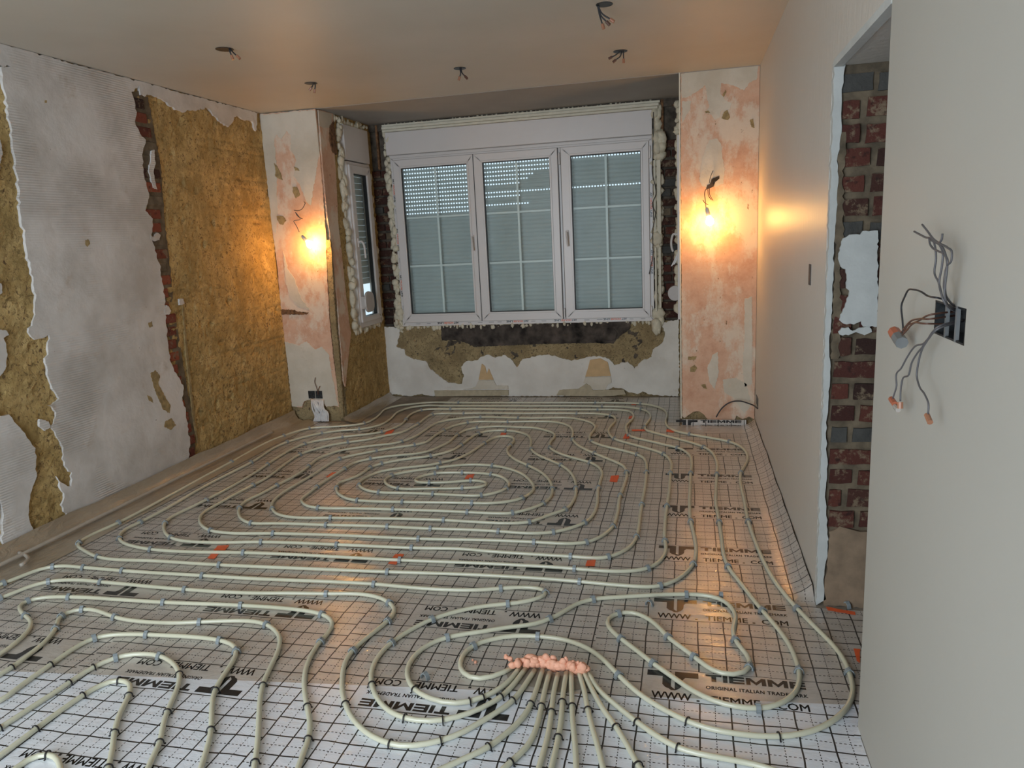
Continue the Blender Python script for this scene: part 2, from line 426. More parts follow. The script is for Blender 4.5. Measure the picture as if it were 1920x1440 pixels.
def sheet(name, plane, base, a0, a1, b0, b1, step, disp, mat, parent=None, back=0.12, **props):
    na = max(2, int((a1-a0)/step)); nb = max(2, int((b1-b0)/step))
    bm = bmesh.new(); V = []
    for i in range(na+1):
        row = []
        for j in range(nb+1):
            a = a0+(a1-a0)*i/na; b = b0+(b1-b0)*j/nb; d = disp(a, b)
            if i in (0, na) or j in (0, nb): d = 0
            row.append(bm.verts.new((base+d, a, b) if plane == 'x+' else (base-d, a, b) if plane == 'x-' else (a, base-d, b)))
        V.append(row)
    for i in range(na):
        for j in range(nb): bm.faces.new((V[i][j], V[i+1][j], V[i+1][j+1], V[i][j+1]))
    if plane == 'x+': box(bm, base-back, base-0.02, a0, a1, b0, b1)
    elif plane == 'x-': box(bm, base+0.02, base+back, a0, a1, b0, b1)
    else: box(bm, a0, a1, base+0.02, base+back, b0, b1)
    return bm_obj(name, bm, mat, parent, smooth=False, **props)
def nz(x, y, s, seed=0.0): return noise.noise(Vector((x*s, y*s, seed)))
def brick_relief(off=0.0):
    def f(a, b):
        row = math.floor(b/0.072); fb = b/0.072-row
        aa = (a+off)/0.21+(0.5 if row % 2 else 0); fa = aa-math.floor(aa)
        e = min(fb, 1-fb)*0.072; g = min(fa, 1-fa)*0.21
        joint = 1.0 if min(e, g) > 0.009 else min(e, g)/0.009
        m_ = 0.5+0.5*nz(a, b, 1.3, 4.2)
        d = 0.010*joint*m_ + 0.006*nz(a, b, 6, 1.0)+0.005*nz(a, b, 17, 2.0)+0.004*nz(a, b, 41, 3.0)
        p = nz(a, b, 13, 9.0)
        if p > 0.42: d -= (p-0.42)*0.06
        return d
    return f
# ------------------------------------------------------------------ dimensions
XL, XR = -3.59, 0.52
YP, YB = 6.06, 7.12
H = 2.73
BL, BR = -3.06, -0.058
# ------------------------------------------------------------------ structure
boxes('floor', [(-3.75, 1.9, -1.6, 7.4, -0.12, 0.0)], M['screed'], kind='structure',
      label='concrete floor hidden beneath printed insulation film', category='floor')
boxes('ceiling', [(-3.75, 1.9, -1.6, YP, H, H+0.1)], M['ceiling'], kind='structure',
      label='smooth painted ceiling with five bare wire holes', category='ceiling')
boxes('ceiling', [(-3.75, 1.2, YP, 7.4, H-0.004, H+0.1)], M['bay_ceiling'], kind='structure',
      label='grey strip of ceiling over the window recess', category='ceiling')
wl = sheet('wall_left', 'x+', XL, -1.6, YP, 0.0, H, 0.022, brick_relief(), M['mortar'],
           kind='structure', label='left wall of yellow lime mortar with ragged plaster sheets', category='wall')
clampL = lambda p: Vector((min(p.x, YP-0.002), min(max(p.y, 0.0), H-0.002)))
P1 = [(0, 88), (240, 151), (485, 214), (481, 246), (475, 228), (462, 226), (445, 215), (430, 238), (415, 228), (390, 202), (372, 205), (350, 209), (335, 206), (310, 190), (290, 179), (265, 178), (262, 160), (248, 172),
      (254, 190), (258, 210), (256, 235), (264, 250), (275, 262), (268, 290), (272, 330), (281, 370), (274, 395), (288, 410), (285, 440), (292, 470), (303, 500), (305, 528), (311, 560), (312, 600), (316, 640), (322, 680), (332, 700), (345, 722), (343, 745), (350, 770), (353, 800), (358, 830), (355, 868), (320, 892), (250, 926), (190, 962), (139, 1000),
      (139, 992), (137, 978), (127, 970), (117, 947), (122, 925), (107, 893), (117, 905), (135, 912), (137, 886), (123, 873), (117, 833), (97, 800), (107, 773), (93, 760), (113, 747), (98, 722), (87, 680), (92, 657), (93, 627), (68, 637), (55, 623), (68, 590), (70, 553), (60, 513), (48, 440), (40, 400), (35, 330), (25, 260), (13, 190), (4, 125)]
far = pxx(P1, -3.565)
far = [(2.3, 2.728)]+[(a, 2.728 if i < 3 else min(b, 2.728)) for i, (a, b) in enumerate(far)]+[(3.55, 2.62), (3.1, 2.56), (2.3, 2.5)]
slab('plaster_patch', far, 'x+', XL-0.012, 0.031, M['plaster'], wl, 0.010, 0.02, clampL, label='large pale plaster sheet with ragged edges and trowel comb marks')
P2 = [(-60, 700), (-20, 760), (0, 780), (17, 777), (33, 797), (47, 812), (57, 827), (67, 840), (68, 873), (67, 900), (62, 912), (57, 935), (55, 972), (62, 990), (66, 1010), (60, 1030), (32, 1041), (12, 1037), (5, 1015), (7, 972), (0, 935), (-20, 1010), (-60, 1050), (-120, 1100), (-140, 760)]
slab('plaster_patch', pxx(P2, -3.565), 'x+', XL-0.012, 0.036, M['plaster'], wl, 0.008, 0.02, clampL, label='low plaster remnant near the floor at the left')
for q in ([(0, 618), (14, 620), (18, 628), (8, 634), (13, 648), (15, 668), (12, 690), (4, 702), (-10, 715), (-12, 640)],
          [(-20, 270), (2, 262), (6, 285), (-2, 330), (-14, 360)], [(-30, 520), (4, 532), (6, 548), (-8, 560), (-22, 556)],
          [(76, 786), (92, 790), (96, 800), (86, 808), (76, 800)], [(285, 282), (291, 281), (291, 296), (293, 306), (289, 322), (293, 345), (296, 355), (288, 352), (283, 330), (280, 320), (284, 300)],
          [(283, 440), (288, 445), (296, 436), (302, 440), (300, 450), (290, 452), (284, 448)], [(313, 572), (318, 575), (322, 583), (318, 590), (311, 590), (310, 580)], [(337, 561), (345, 560), (347, 570), (338, 572)]):
    slab('plaster_patch', pxx(q, -3.565), 'x+', XL-0.012, 0.033, M['plaster'], wl, 0.003, 0.01, clampL)
slab('mud_band', pxx([(356, 872), (548, 772), (548, 800), (340, 900)], -3.58), 'x+', XL, 0.014, M['mud'], wl, 0.012, 0.03, clampL)
for q in ([(282, 700), (292, 694), (300, 705), (297, 718), (305, 735), (320, 760), (318, 775), (306, 768), (296, 745), (288, 725)], [(276, 740), (284, 745), (288, 756), (280, 752)], [(160, 450), (165, 448), (169, 456), (164, 463), (160, 458)], [(278, 605), (285, 602), (287, 612), (280, 614)], [(84, 188), (88, 188), (88, 193), (84, 193)], [(310, 790), (322, 784), (330, 798), (320, 806), (308, 800)]):
    slab('bare_spot', pxx(q, -3.57), 'x+', XL+0.017, 0.0030, M['chip'], wl, 0.004, 0.01, clampL)
# exposed red bricks beside the big plaster sheet
course = 0
for z in [0.105+0.0905*i for i in range(28)]:
    # left limit follows the plaster edge, right limit the mortar edge
    zc = z+0.03
    def edge_y(L):
        for (a, za), (b, zb) in zip(L, L[1:]):
            if (za-zc)*(zb-zc) <= 0: return a+(b-a)*((zc-za)/(zb-za+1e-9))
        return L[-1][0]
    EL = pxx([(250, 172), (256, 235), (264, 250), (272, 330), (274, 395), (285, 440), (303, 500), (311, 560), (316, 640), (332, 700), (343, 745), (353, 800), (358, 880)], -3.565)
    ER = pxx([(272, 172), (280, 235), (290, 262), (303, 330), (305, 400), (308, 440), (317, 500), (324, 560), (330, 640), (343, 700), (352, 745), (361, 800), (368, 880)], -3.565)
    y0, y1 = edge_y(EL)-0.03, edge_y(ER)+random.uniform(-0.03, 0.04)
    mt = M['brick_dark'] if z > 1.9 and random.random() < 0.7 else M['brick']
    if random.random() < 0.12: mt = M['joint']
    bm = bmesh.new(); box(bm, XL-0.01, XL+random.uniform(0.012, 0.019), y0, y1, z, z+0.064, 0.004)
    bm_obj('brick', bm, mt, wl)
    course += 1
EL2 = [(248, 172), (262, 300), (284, 430), (312, 600), (350, 770), (355, 880), (368, 884), (364, 800), (350, 720), (330, 600), (310, 420), (300, 300), (276, 172)]
slab('mortar_bed', pxx(EL2, -3.58), 'x+', XL-0.01, 0.019, M['joint'], wl, 0.006, 0.02, clampL)
# groove line in the yellow mortar
slab('cable_chase', pxx([(341, 570), (344, 570), (352, 660), (366, 790), (372, 830), (369, 830), (362, 790), (348, 660)], -3.58), 'x+', XL, 0.012, M['chip'], wl, 0.002, 0.02, clampL)
# window wall (far)
bm = bmesh.new()
for b in ((BL-0.07, 1.2, YB, YB+0.30, 0, 0.735), (BL-0.07, 1.2, YB, YB+0.30, 2.66, H+0.05), (BL-0.07, -2.84, YB+0.03, YB+0.30, 0.735, 2.66), (-0.325, 1.2, YB+0.03, YB+0.30, 0.735, 2.66)): box(bm, *b)
wf = bm_obj('wall_far', bm, M['joint_dark'], kind='structure', label='far wall around the wide window with bare masonry at its sides', category='wall')
sheet('mortar_coat', 'y-', YB, BL, BR, 0.0, 0.735, 0.02, lambda a, b: 0.008*nz(a, b, 5)+0.005*nz(a, b, 17, 2)+0.003*nz(a, b, 40, 3)+0.004, M['mortar_dull'], wf, 0.06)
PW = [(718, 612), (751, 614), (750, 630), (745, 650), (760, 655), (762, 665), (775, 672), (800, 677), (807, 690), (825, 705), (842, 717), (867, 719), (871, 705), (866, 687), (875, 677), (895, 675), (905, 668), (917, 664), (930, 670), (947, 665), (960, 674), (970, 688), (980, 673), (1010, 666), (1030, 664), (1050, 670), (1072, 676), (1100, 669), (1125, 667), (1142, 672), (1152, 684), (1177, 677), (1190, 690), (1205, 675), (1222, 669), (1224, 655), (1242, 642), (1247, 625), (1240, 606), (1272, 598), (1274, 700), (1272, 742), (1240, 741), (1215, 738), (1205, 733), (1195, 738), (1180, 735), (1168, 728), (1150, 725), (1130, 738), (1090, 741), (1000, 742), (955, 742), (860, 738), (820, 742), (790, 738), (770, 742), (740, 738), (720, 742)]
clampB = lambda p: Vector((min(max(p.x, BL+0.003), BR-0.003), max(p.y, 0.002)))
slab('plaster_patch', pxy(PW, YB), 'y-', YB+0.005, 0.028, M['plaster_clean'], wf, 0.006, 0.016, clampB, label='ragged white plaster remnant under the wide window')
slab('board_inset', pxy([(899, 711), (901, 700), (905, 681), (911, 686), (914, 700), (918, 690), (922, 700), (927, 711)], YB), 'y-', YB, 0.034, M['tan'], wf, 0.001)
slab('board_inset', pxy([(1098, 705), (1103, 690), (1107, 674), (1126, 671), (1140, 678), (1146, 704)], YB), 'y-', YB, 0.034, M['tan'], wf, 0.001)
slab('plaster_patch', pxy([(1094, 717), (1098, 706), (1146, 705), (1147, 716), (1140, 720), (1135, 730), (1110, 728), (1102, 718)], YB), 'y-', YB, 0.0345, M['skim'], wf, 0.002)
slab('plaster_patch', pxy([(887, 727), (893, 724), (899, 712), (927, 712), (932, 722), (954, 722), (954, 729), (870, 729)], YB), 'y-', YB, 0.0345, M['skim'], wf, 0.002)
slab('board_inset', pxy([(816, 731), (955, 730), (955, 740), (818, 742)], YB), 'y-', YB, 0.036, M['beige'], wf, 0.001)
slab('board_inset', pxy([(1044, 740), (1050, 730), (1085, 728), (1100, 718), (1108, 722), (1112, 730), (1170, 729), (1174, 738), (1130, 742)], YB), 'y-', YB, 0.036, M['beige'], wf, 0.002)
slab('sooty_recess', pxy([(828, 612), (1184, 602), (1180, 618), (1162, 630), (1150, 644), (1100, 641), (1000, 645), (890, 648), (860, 638), (829, 638)], YB), 'y-', YB-0.008, 0.008, M['soot'], wf, 0.005, 0.012)
for q in ([(828, 616), (868, 614), (880, 616), (905, 612), (925, 614), (926, 634), (900, 636), (872, 636), (830, 637)], [(928, 614), (984, 612), (985, 632), (929, 635)],
          [(1004, 610), (1040, 608), (1073, 607), (1074, 631), (1005, 633)], [(1076, 608), (1130, 606), (1132, 630), (1100, 634), (1076, 632)], [(1134, 606), (1184, 602), (1180, 616), (1160, 630), (1134, 632)],
          [(872, 640), (1100, 634), (1128, 632), (1126, 642), (1000, 645), (890, 650)]):
    slab('sooty_stone', pxy(q, YB), 'y-', YB-0.004, 0.012+random.random()*0.006, M['soot'], wf, 0.004, 0.012)
bm = bmesh.new(); c = ony((1144, 627), YB-0.02)
bmesh.ops.create_uvsphere(bm, u_segments=14, v_segments=8, radius=1)
for v in bm.verts: v.co = Vector((c.x+v.co.x*0.075*(1+0.2*nz(v.co.x, v.co.z, 2)), c.y+v.co.y*0.012, c.z+v.co.z*0.065))
bm_obj('mortar_plug', bm, M['soot'], wf, True)
# brick courses either side of the window
def brick_column(x0, x1, z0, z1, ybase, parent, pitch=0.086, hh=0.064, grey=0.12):
    z = z0; row = 0
    while z < z1:
        cut = x0+(x1-x0)*random.choice((0.35, 0.62, 1.0))
        segs = [(x0, cut-0.006), (cut+0.006, x1)] if cut < x1-0.02 else [(x0, x1)]
        for a, b in segs:
            if b-a < 0.02: continue
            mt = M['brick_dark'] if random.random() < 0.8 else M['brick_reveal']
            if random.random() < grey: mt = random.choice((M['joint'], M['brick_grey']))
            bm = bmesh.new(); d = random.uniform(0.018, 0.032)
            box(bm, a, b, ybase-d, ybase+0.01, z, z+hh+random.uniform(-0.004, 0.004), 0.004); bm_obj('brick', bm, mt, parent)
        z += pitch; row += 1
brick_column(BL, -2.80, 0.76, 2.30, YB+0.03, wf)
brick_column(-0.29, BR, 0.76, 2.36, YB+0.03, wf)
for b in ((-2.985, -2.965, YB-0.01, YB+0.03, 2.30, 2.72), (-0.235, -0.212, YB-0.01, YB+0.03, 2.28, 2.72)): boxes('old_timber', [b], M['wood_old'], wf)
# piers
pl = sheet('wall_pier_left', 'y-', YP, -3.75, BL, 0.0, H, 0.02, lambda a, b: 0.006*nz(a, b, 6)+0.004*nz(a, b, 22, 2), M['mortar_dull'], None, 0.1,
           kind='structure', label='left pier of the window recess with pink and cream plaster', category='wall')
PP = [(487, 214), (596, 204), (600, 290), (608, 400), (612, 450), (611, 470), (614, 530), (618, 600), (624, 660), (630, 710), (637, 764), (625, 760), (612, 763), (603, 752), (586, 747), (571, 752), (567, 764), (548, 762), (545, 740), (540, 690), (533, 640), (527, 590), (520, 500), (512, 440), (500, 400), (492, 320)]
clampPL = lambda p: Vector((max(XL+0.004, min(p.x, BL)), min(p.y, H-0.002)))
slab('plaster_patch', pxy(PP, YP-0.02), 'y-', YP, 0.020, M['pink'], pl, 0.004, 0.016, clampPL, label='pink plaster coat blotched with cream')
for q in ([(487, 216), (596, 206), (600, 236), (598, 290), (590, 340), (583, 385), (574, 378), (562, 345), (550, 330), (556, 300), (545, 280), (546, 255), (537, 245), (528, 262), (518, 252), (514, 262), (518, 300), (520, 330), (519, 360), (521, 400), (518, 440), (510, 430), (500, 400), (492, 320)],
          [(534, 640), (560, 648), (575, 640), (590, 655), (604, 650), (617, 665), (622, 700), (630, 740), (634, 760), (612, 762), (603, 752), (586, 747), (571, 752), (567, 762), (548, 762), (541, 700)],
          [(531, 470), (540, 505), (551, 520), (566, 560), (580, 580), (560, 575), (545, 560), (536, 530)]):
    slab('skim_patch', pxy(q, YP-0.02), 'y-', YP-0.018, 0.005, M['skim'], pl, 0.005, 0.014, clampPL)
for q in ([(513, 305), (518, 310), (526, 325), (529, 338), (522, 335), (515, 330), (516, 320)], [(518, 405), (530, 405), (536, 413), (530, 422), (524, 420), (519, 412)], [(550, 312), (558, 315), (561, 320), (553, 320)], [(548, 350), (556, 350), (562, 365), (554, 372), (549, 362)]):
    slab('chipped_spot', pxy(q, YP-0.03), 'y-', YP-0.022, 0.0035, M['chip'], pl, 0.003, 0.01)
slab('ledge_hole', pxy([(521, 580), (552, 581), (556, 584), (578, 586), (574, 590), (553, 590), (524, 590)], YP-0.03), 'y-', YP-0.022, 0.004, M['wood_old'], pl, 0.003, 0.01)
slab('mortar_joint', pxy([(611, 450), (619, 449), (622, 470), (625, 530), (630, 600), (636, 660), (641, 720), (645, 782), (638, 782), (632, 720), (626, 660), (620, 600), (616, 530), (613, 470)], YP-0.02), 'y-', YP-0.002, 0.024, M['mortar_dull'], pl, 0.003, 0.012)
# left wall of the recess (with its side window)
bm = bmesh.new()
for b in ((BL-0.07, BL, YP+0.1, 6.44, 0, H), (BL-0.07, BL, 6.44, YB+0.03, 0, 0.80), (BL-0.07, BL, 6.44, YB+0.03, 2.69, H), (BL-0.07, BL, 7.0, YB+0.03, 0.80, 2.69)): box(bm, *b)
wbl = bm_obj('wall_bay_left', bm, M['mortar'], kind='structure', label='left cheek of the window recess, mortar below the narrow window', category='wall')
sheet('mortar_coat', 'x+', BL, 6.10, YB, 0.0, 0.79, 0.02, brick_relief(0.1), M['mortar'], wbl, 0.03)
RP = [(597, 206), (624, 213), (625, 260), (630, 330), (634, 420), (640, 470), (647, 540), (654, 600), (658, 625), (654, 660), (650, 700), (648, 725), (644, 715), (638, 640), (632, 560), (622, 470), (613, 400), (604, 300)]
slab('plaster_patch', pxx(RP, BL+0.01), 'x+', BL-0.002, 0.014, M['pink'], wbl, 0.003, 0.014, lambda p: Vector((max(p.x, YP-0.018), min(p.y, H-0.003))), label='narrow pink plaster strip on the recess cheek')
slab('skim_patch', pxx([(598, 207), (623, 213), (623, 238), (610, 240), (600, 236)], BL+0.02), 'x+', BL+0.008, 0.006, M['skim'], wbl, 0.003, 0.012, lambda p: Vector((max(p.x, YP-0.018), min(p.y, H-0.003))))
slab('old_timber', pxx([(619, 236), (626, 228), (630, 270), (632, 290), (624, 285), (618, 262)], BL+0.02), 'x+', BL, 0.022, M['wood_old'], wbl, 0.004, 0.012)
# right pier and recess cheek
pr = sheet('wall_pier_right', 'y-', 6.09, BR, 0.9, 0.0, H, 0.02, lambda a, b: 0.006*nz(a, b, 6)+0.004*nz(a, b, 22, 2), M['mortar_dull'], None, 0.3,
           kind='structure', label='right pier of the window recess with salmon pink plaster', category='wall')
PR_ = [(1276, 138), (1426, 114), (1426, 300), (1420, 600), (1414, 786), (1404, 781), (1392, 786), (1381, 779), (1376, 792), (1345, 791), (1328, 788), (1321, 778), (1311, 771), (1300, 772), (1291, 778), (1283, 784), (1279, 780)]
clampPR = lambda p: Vector((min(max(p.x, BR), XR-0.002), min(p.y, H-0.002)))
slab('plaster_patch', pxy(PR_, 6.07), 'y-', 6.088, 0.020, M['pink'], pr, 0.003, 0.016, clampPR, label='salmon plaster coat, chipped along its foot')
for q in ([(1277, 138), (1424, 116), (1418, 150), (1405, 155), (1395, 170), (1375, 160), (1352, 156), (1350, 175), (1362, 190), (1372, 195), (1368, 205), (1352, 208), (1348, 222), (1340, 225), (1334, 215), (1322, 212), (1330, 200), (1326, 185), (1323, 160), (1310, 170), (1290, 182), (1278, 184)],
          [(1330, 262), (1345, 260), (1352, 270), (1354, 290), (1359, 320), (1356, 345), (1345, 350), (1330, 352), (1318, 350), (1311, 340), (1316, 300), (1324, 275)],
          [(1279, 190), (1296, 190), (1294, 205), (1286, 218), (1280, 230)],
          [(1396, 560), (1410, 556), (1410, 720), (1396, 725), (1392, 690), (1396, 640)],
          [(1336, 665), (1346, 660), (1347, 700), (1340, 730), (1330, 715), (1326, 690)],
          [(1355, 712), (1380, 708), (1400, 720), (1408, 760), (1395, 775), (1375, 745), (1358, 735)]):
    slab('skim_patch', pxy(q, 6.07), 'y-', 6.07, 0.005, M['skim'], pr, 0.004, 0.012, clampPR)
for q in ([(1353, 222), (1357, 210), (1364, 206), (1369, 220), (1365, 225)], [(1321, 209), (1328, 207), (1332, 211), (1324, 212)], [(1355, 178), (1360, 168), (1362, 172), (1357, 182)], [(1406, 225), (1412, 222), (1415, 240), (1409, 238)], [(1290, 669), (1306, 668), (1304, 674), (1290, 675)], [(1294, 690), (1302, 684), (1307, 690), (1302, 698), (1294, 697)], [(1314, 722), (1322, 720), (1326, 730), (1319, 728)]):
    slab('chipped_spot', pxy(q, 6.06), 'y-', 6.066, 0.0035, M['chip'], pr, 0.002, 0.008)
slab('chiselled_hole', pxy([(1331, 345), (1334, 336), (1340, 333), (1349, 329), (1349, 335), (1341, 341), (1338, 350), (1330, 353), (1324, 354), (1326, 347)], 6.06), 'y-', 6.066, 0.004, M['soot'], pr, 0.002, 0.008)
boxes('wall_bay_right', [(BR, 0.3, 6.30, YB+0.03, 0, H)], M['foam_strip'], kind='structure', label='right cheek of the window recess, seen edge-on', category='wall')
# right wall: far piece, above the doorway, near piece with a hole for the socket box
DY0, DY1, DH = 2.265, 3.07, 2.135
bm = bmesh.new()
box(bm, XR, XR+0.30, DY1+0.032, 6.10, 0, H); box(bm, XR, XR+0.30, DY0, DY1+0.032, DH, H)
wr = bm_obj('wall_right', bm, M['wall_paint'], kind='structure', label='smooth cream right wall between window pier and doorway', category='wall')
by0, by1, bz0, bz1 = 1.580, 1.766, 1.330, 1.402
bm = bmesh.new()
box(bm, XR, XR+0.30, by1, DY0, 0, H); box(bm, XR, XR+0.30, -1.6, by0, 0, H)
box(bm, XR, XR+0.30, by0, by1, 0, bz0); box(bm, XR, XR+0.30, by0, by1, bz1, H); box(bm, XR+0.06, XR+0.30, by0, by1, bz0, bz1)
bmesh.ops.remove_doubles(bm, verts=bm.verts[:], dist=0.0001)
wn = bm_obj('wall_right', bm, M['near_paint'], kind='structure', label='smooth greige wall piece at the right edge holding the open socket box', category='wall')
# doorway reveal (faces the camera), bricks one by one
jm = boxes('wall_doorway_reveal', [(XR+0.012, 0.95, DY1+0.012, DY1+0.32, 0, DH+0.05)], M['joint'], kind='structure', label='brick side of the doorway opening', category='wall')
z = 0.36; row = 0
greys = {19, 4, 13}
z = 0.355
while z < DH-0.05:
    cut = XR+0.030+random.choice((0.075, 0.10, 0.115, 0.06))
    if row in (3, 7, 12): cut = 0.95
    for a, b in ((XR+0.030, cut-0.008), (cut+0.008, 0.95)):
        if b-a < 0.015: continue
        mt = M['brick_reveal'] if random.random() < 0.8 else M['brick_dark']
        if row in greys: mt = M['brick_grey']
        u0, u1 = a+random.uniform(-0.002, 0.008), b-random.uniform(0, 0.006); h0, h1 = z+random.uniform(-0.006, 0.004), z+0.064+random.uniform(-0.005, 0.006)
        slab('brick', [(u0, h0), ((u0+u1)/2, h0+random.uniform(-0.004, 0.004)), (u1, h0+random.uniform(-0.004, 0.004)), (u1, h1), ((u0+u1)/2, h1+random.uniform(-0.005, 0.004)), (u0+0.004, h1)], 'y-', DY1+0.012, random.uniform(0.006, 0.016), mt, jm, 0.003, 0.03)
    z += 0.0885; row += 1
slab('mud_base', [(XR+0.03, 0.0), (0.95, 0.0), (0.95, 0.33), (0.80, 0.35), (0.68, 0.335), (0.6, 0.355), (XR+0.04, 0.33)], 'y-', DY1+0.02, 0.024, M['mud'], jm, 0.006, 0.02)
slab('render_smear', [(XR+0.024, 1.05), (XR+0.050, 1.05), (XR+0.062, 1.2), (XR+0.045, 1.35), (XR+0.058, 1.5), (XR+0.045, 1.7), (XR+0.048, 1.9), (XR+0.024, 1.9)], 'y-', DY1+0.004, 0.007, M['joint'], jm, 0.006, 0.015)
slab('white_paint_patch', pxy([(1580, 447), (1592, 440), (1612, 440), (1617, 433), (1645, 432), (1645, 612), (1618, 612), (1614, 602), (1600, 608), (1580, 606), (1573, 600), (1580, 580), (1587, 565), (1592, 545), (1586, 540), (1587, 515), (1585, 505), (1576, 500), (1571, 485), (1574, 465)], DY1-0.01), 'y-', DY1-0.008, 0.010, M['jamb_white'], jm, 0.003, 0.01, label='bright white paint patch on the bricks')
slab('white_paint_patch', pxy([(1571, 622), (1578, 614), (1590, 613), (1598, 620), (1610, 614), (1630, 613), (1634, 622), (1620, 628), (1604, 622), (1590, 628), (1574, 627)], DY1-0.01), 'y-', DY1-0.008, 0.010, M['jamb_white'], jm, 0.003, 0.01)
# white plaster edge of the doorway
EP = [(XR, 0.0), (XR, DH+0.01), (XR+0.042, DH+0.01), (XR+0.028, 2.05), (XR+0.033, 1.9), (XR+0.020, 1.8), (XR+0.028, 1.72), (XR+0.020, 1.5), (XR+0.022, 1.3), (XR+0.016, 1.1), (XR+0.024, 1.02), (XR+0.021, 0.9), (XR+0.014, 0.75), (XR+0.026, 0.62), (XR+0.020, 0.5), (XR+0.026, 0.42), (XR+0.040, 0.28), (XR+0.032, 0.2), (XR+0.026, 0.1), (XR+0.038, 0.03)]
slab('plaster_edge', EP, 'y-', DY1+0.03, 0.034, M['jamb_white'], wr, 0.003, 0.02)
boxes('lintel', [(XR+0.02, 0.95, DY0, DY1+0.02, DH+0.004, DH+0.06)], simple('raw_concrete', (0.22, 0.20, 0.165), 0.9, 0.25, 12, 0.6), wr)
slab('plaster_smear', [(0.60, 2.75), (0.66, 2.72), (0.70, 2.78), (0.66, 2.83), (0.60, 2.80)], 'z', DH, 0.003, M['jamb_white'], wr, 0.006, 0.015)
boxes('plaster_edge', [(XR-0.002, XR+0.03, DY0, DY1, DH-0.006, DH+0.02)], M['jamb_white'], wr)
boxes('wall_hall', [(1.9, 2.0, -1.6, 6.0, 0, H)], M['near_paint'], kind='structure', label='plain wall of the hall beyond the doorway', category='wall')
boxes('wall_hall', [(0.82, 1.9, 5.9, 6.0, 0, H)], M['near_paint'], kind='structure', label='end wall of the hall beyond the doorway', category='wall')
# wall behind the camera with a glazed opening
boxes('wall_back', [(-3.75, -3.45, -1.6, -1.45, 0, H), (-0.75, 1.9, -1.6, -1.45, 0, H), (-3.45, -0.75, -1.6, -1.45, 2.45, H)], M['near_paint'], kind='structure',
      label='wall behind the viewer with a wide glazed opening', category='wall')
# ------------------------------------------------------------------ main window
win = empty('window_1', (-1.6, YB, 0.73), 'wide white three-sash window with lowered roller shutter', 'window', kind='structure')
def K(o): return keep(o, win)
FX0, FX1, FZ0, FZ1 = -2.850, -0.312, 0.735, 2.395
YF = YB-0.02
K(ring('window_frame', FX0, FX1, FZ0, FZ1, FX0+0.035, FX1-0.035, FZ0+0.045, FZ1-0.022, YF, YF+0.08, M['pvc']))
K(boxes('mullion', [(-1.192, -1.150, YF+0.004, YF+0.08, FZ0+0.04, FZ1-0.02)], M['pvc'], bev=0.003))
K(boxes('shutter_box', [(FX0-0.03, FX1-0.0, YF-0.012, YF+0.10, 2.425, 2.640)], M['pvc'], bev=0.004))
K(boxes('frame_groove', [(FX0-0.01, FX1, YF+0.01, YF+0.06, FZ1, 2.425)], M['pvc'], bev=0.001))
K(boxes('shadow_gap', [(FX0-0.02, FX1, YF-0.008, YF+0.0, 2.419, 2.424)], M['pvc_shade']))
sashes = [(-2.818, -2.000, -2.735, -2.065, 'left'), (-1.996, -1.182, -1.908, -1.262, 'middle'), (-1.152, -0.345, -1.060, -0.418, 'right')]
SZ0, SZ1, GZ0, GZ1 = 0.775, 2.374, 0.862, 2.292
YS = YF-0.022
for (x0, x1, g0, g1, nm) in sashes:
    fr = K(ring('sash', x0, x1, SZ0, SZ1, g0, g1, GZ0, GZ1, YS, YS+0.07, M['pvc'], bev=0.004))
    fr['label'] = 'white sash frame, %s of three' % nm
    w = 0.018
    keep(ring('glazing_bead', g0-w, g1+w, GZ0-w, GZ1+w, g0, g1, GZ0, GZ1, YS-0.006, YS+0.02, M['pvc'], bev=0.002), win)
    k = 0.007
    keep(ring('gasket', g0, g1, GZ0, GZ1, g0+k, g1-k*0.6, GZ0+k, GZ1-k, YS+0.012, YS+0.029, M['gasket'], bev=0), win)
    keep(pane(g0, g1, GZ0, GZ1, YS+0.030, 'y'), win)
    xm = (g0+g1)/2
    keep(boxes('glazing_bar', [(xm-0.010, xm+0.010, YS+0.040, YS+0.048, GZ0, GZ1)], M['muntin']), win)
    for zz in (1.340, 1.815):
        keep(boxes('glazing_bar', [(g0, g1, YS+0.0405, YS+0.0475, zz-0.009, zz+0.009)], M['muntin']), win)
for b in ((-2.000, -1.996, YS-0.001, YS+0.05, SZ0, SZ1), (-1.182, -1.178, YS+0.012, YS+0.05, SZ0, SZ1), (-1.157, -1.152, YS+0.012, YS+0.05, SZ0, SZ1)): K(boxes('frame_gap', [b], M['gasket']))
for b in ((-1.174, -1.160, YS+0.0, YS+0.03, 2.22, 2.33), (-1.174, -1.160, YS+0.0, YS+0.03, 0.79, 0.88), (-0.343, -0.330, YS-0.004, YS+0.03, 2.22, 2.33), (-0.343, -0.330, YS-0.004, YS+0.03, 0.79, 0.88)): K(boxes('hinge', [b], M['pvc'], bev=0.003))
for hx in (-2.043, -1.113):
    bm = bmesh.new(); box(bm, hx-0.014, hx+0.014, YS-0.010, YS, 1.59-0.045, 1.59+0.03, 0.004)
    tube(bm, smooth_path([(hx, YS-0.008, 1.595), (hx, YS-0.038, 1.597), (hx+0.003, YS-0.044, 1.57), (hx+0.006, YS-0.042, 1.50), (hx+0.008, YS-0.04, 1.468)], 0.01), 0.0085, 8)
    K(bm_obj('handle', bm, M['pvc'], smooth=False))
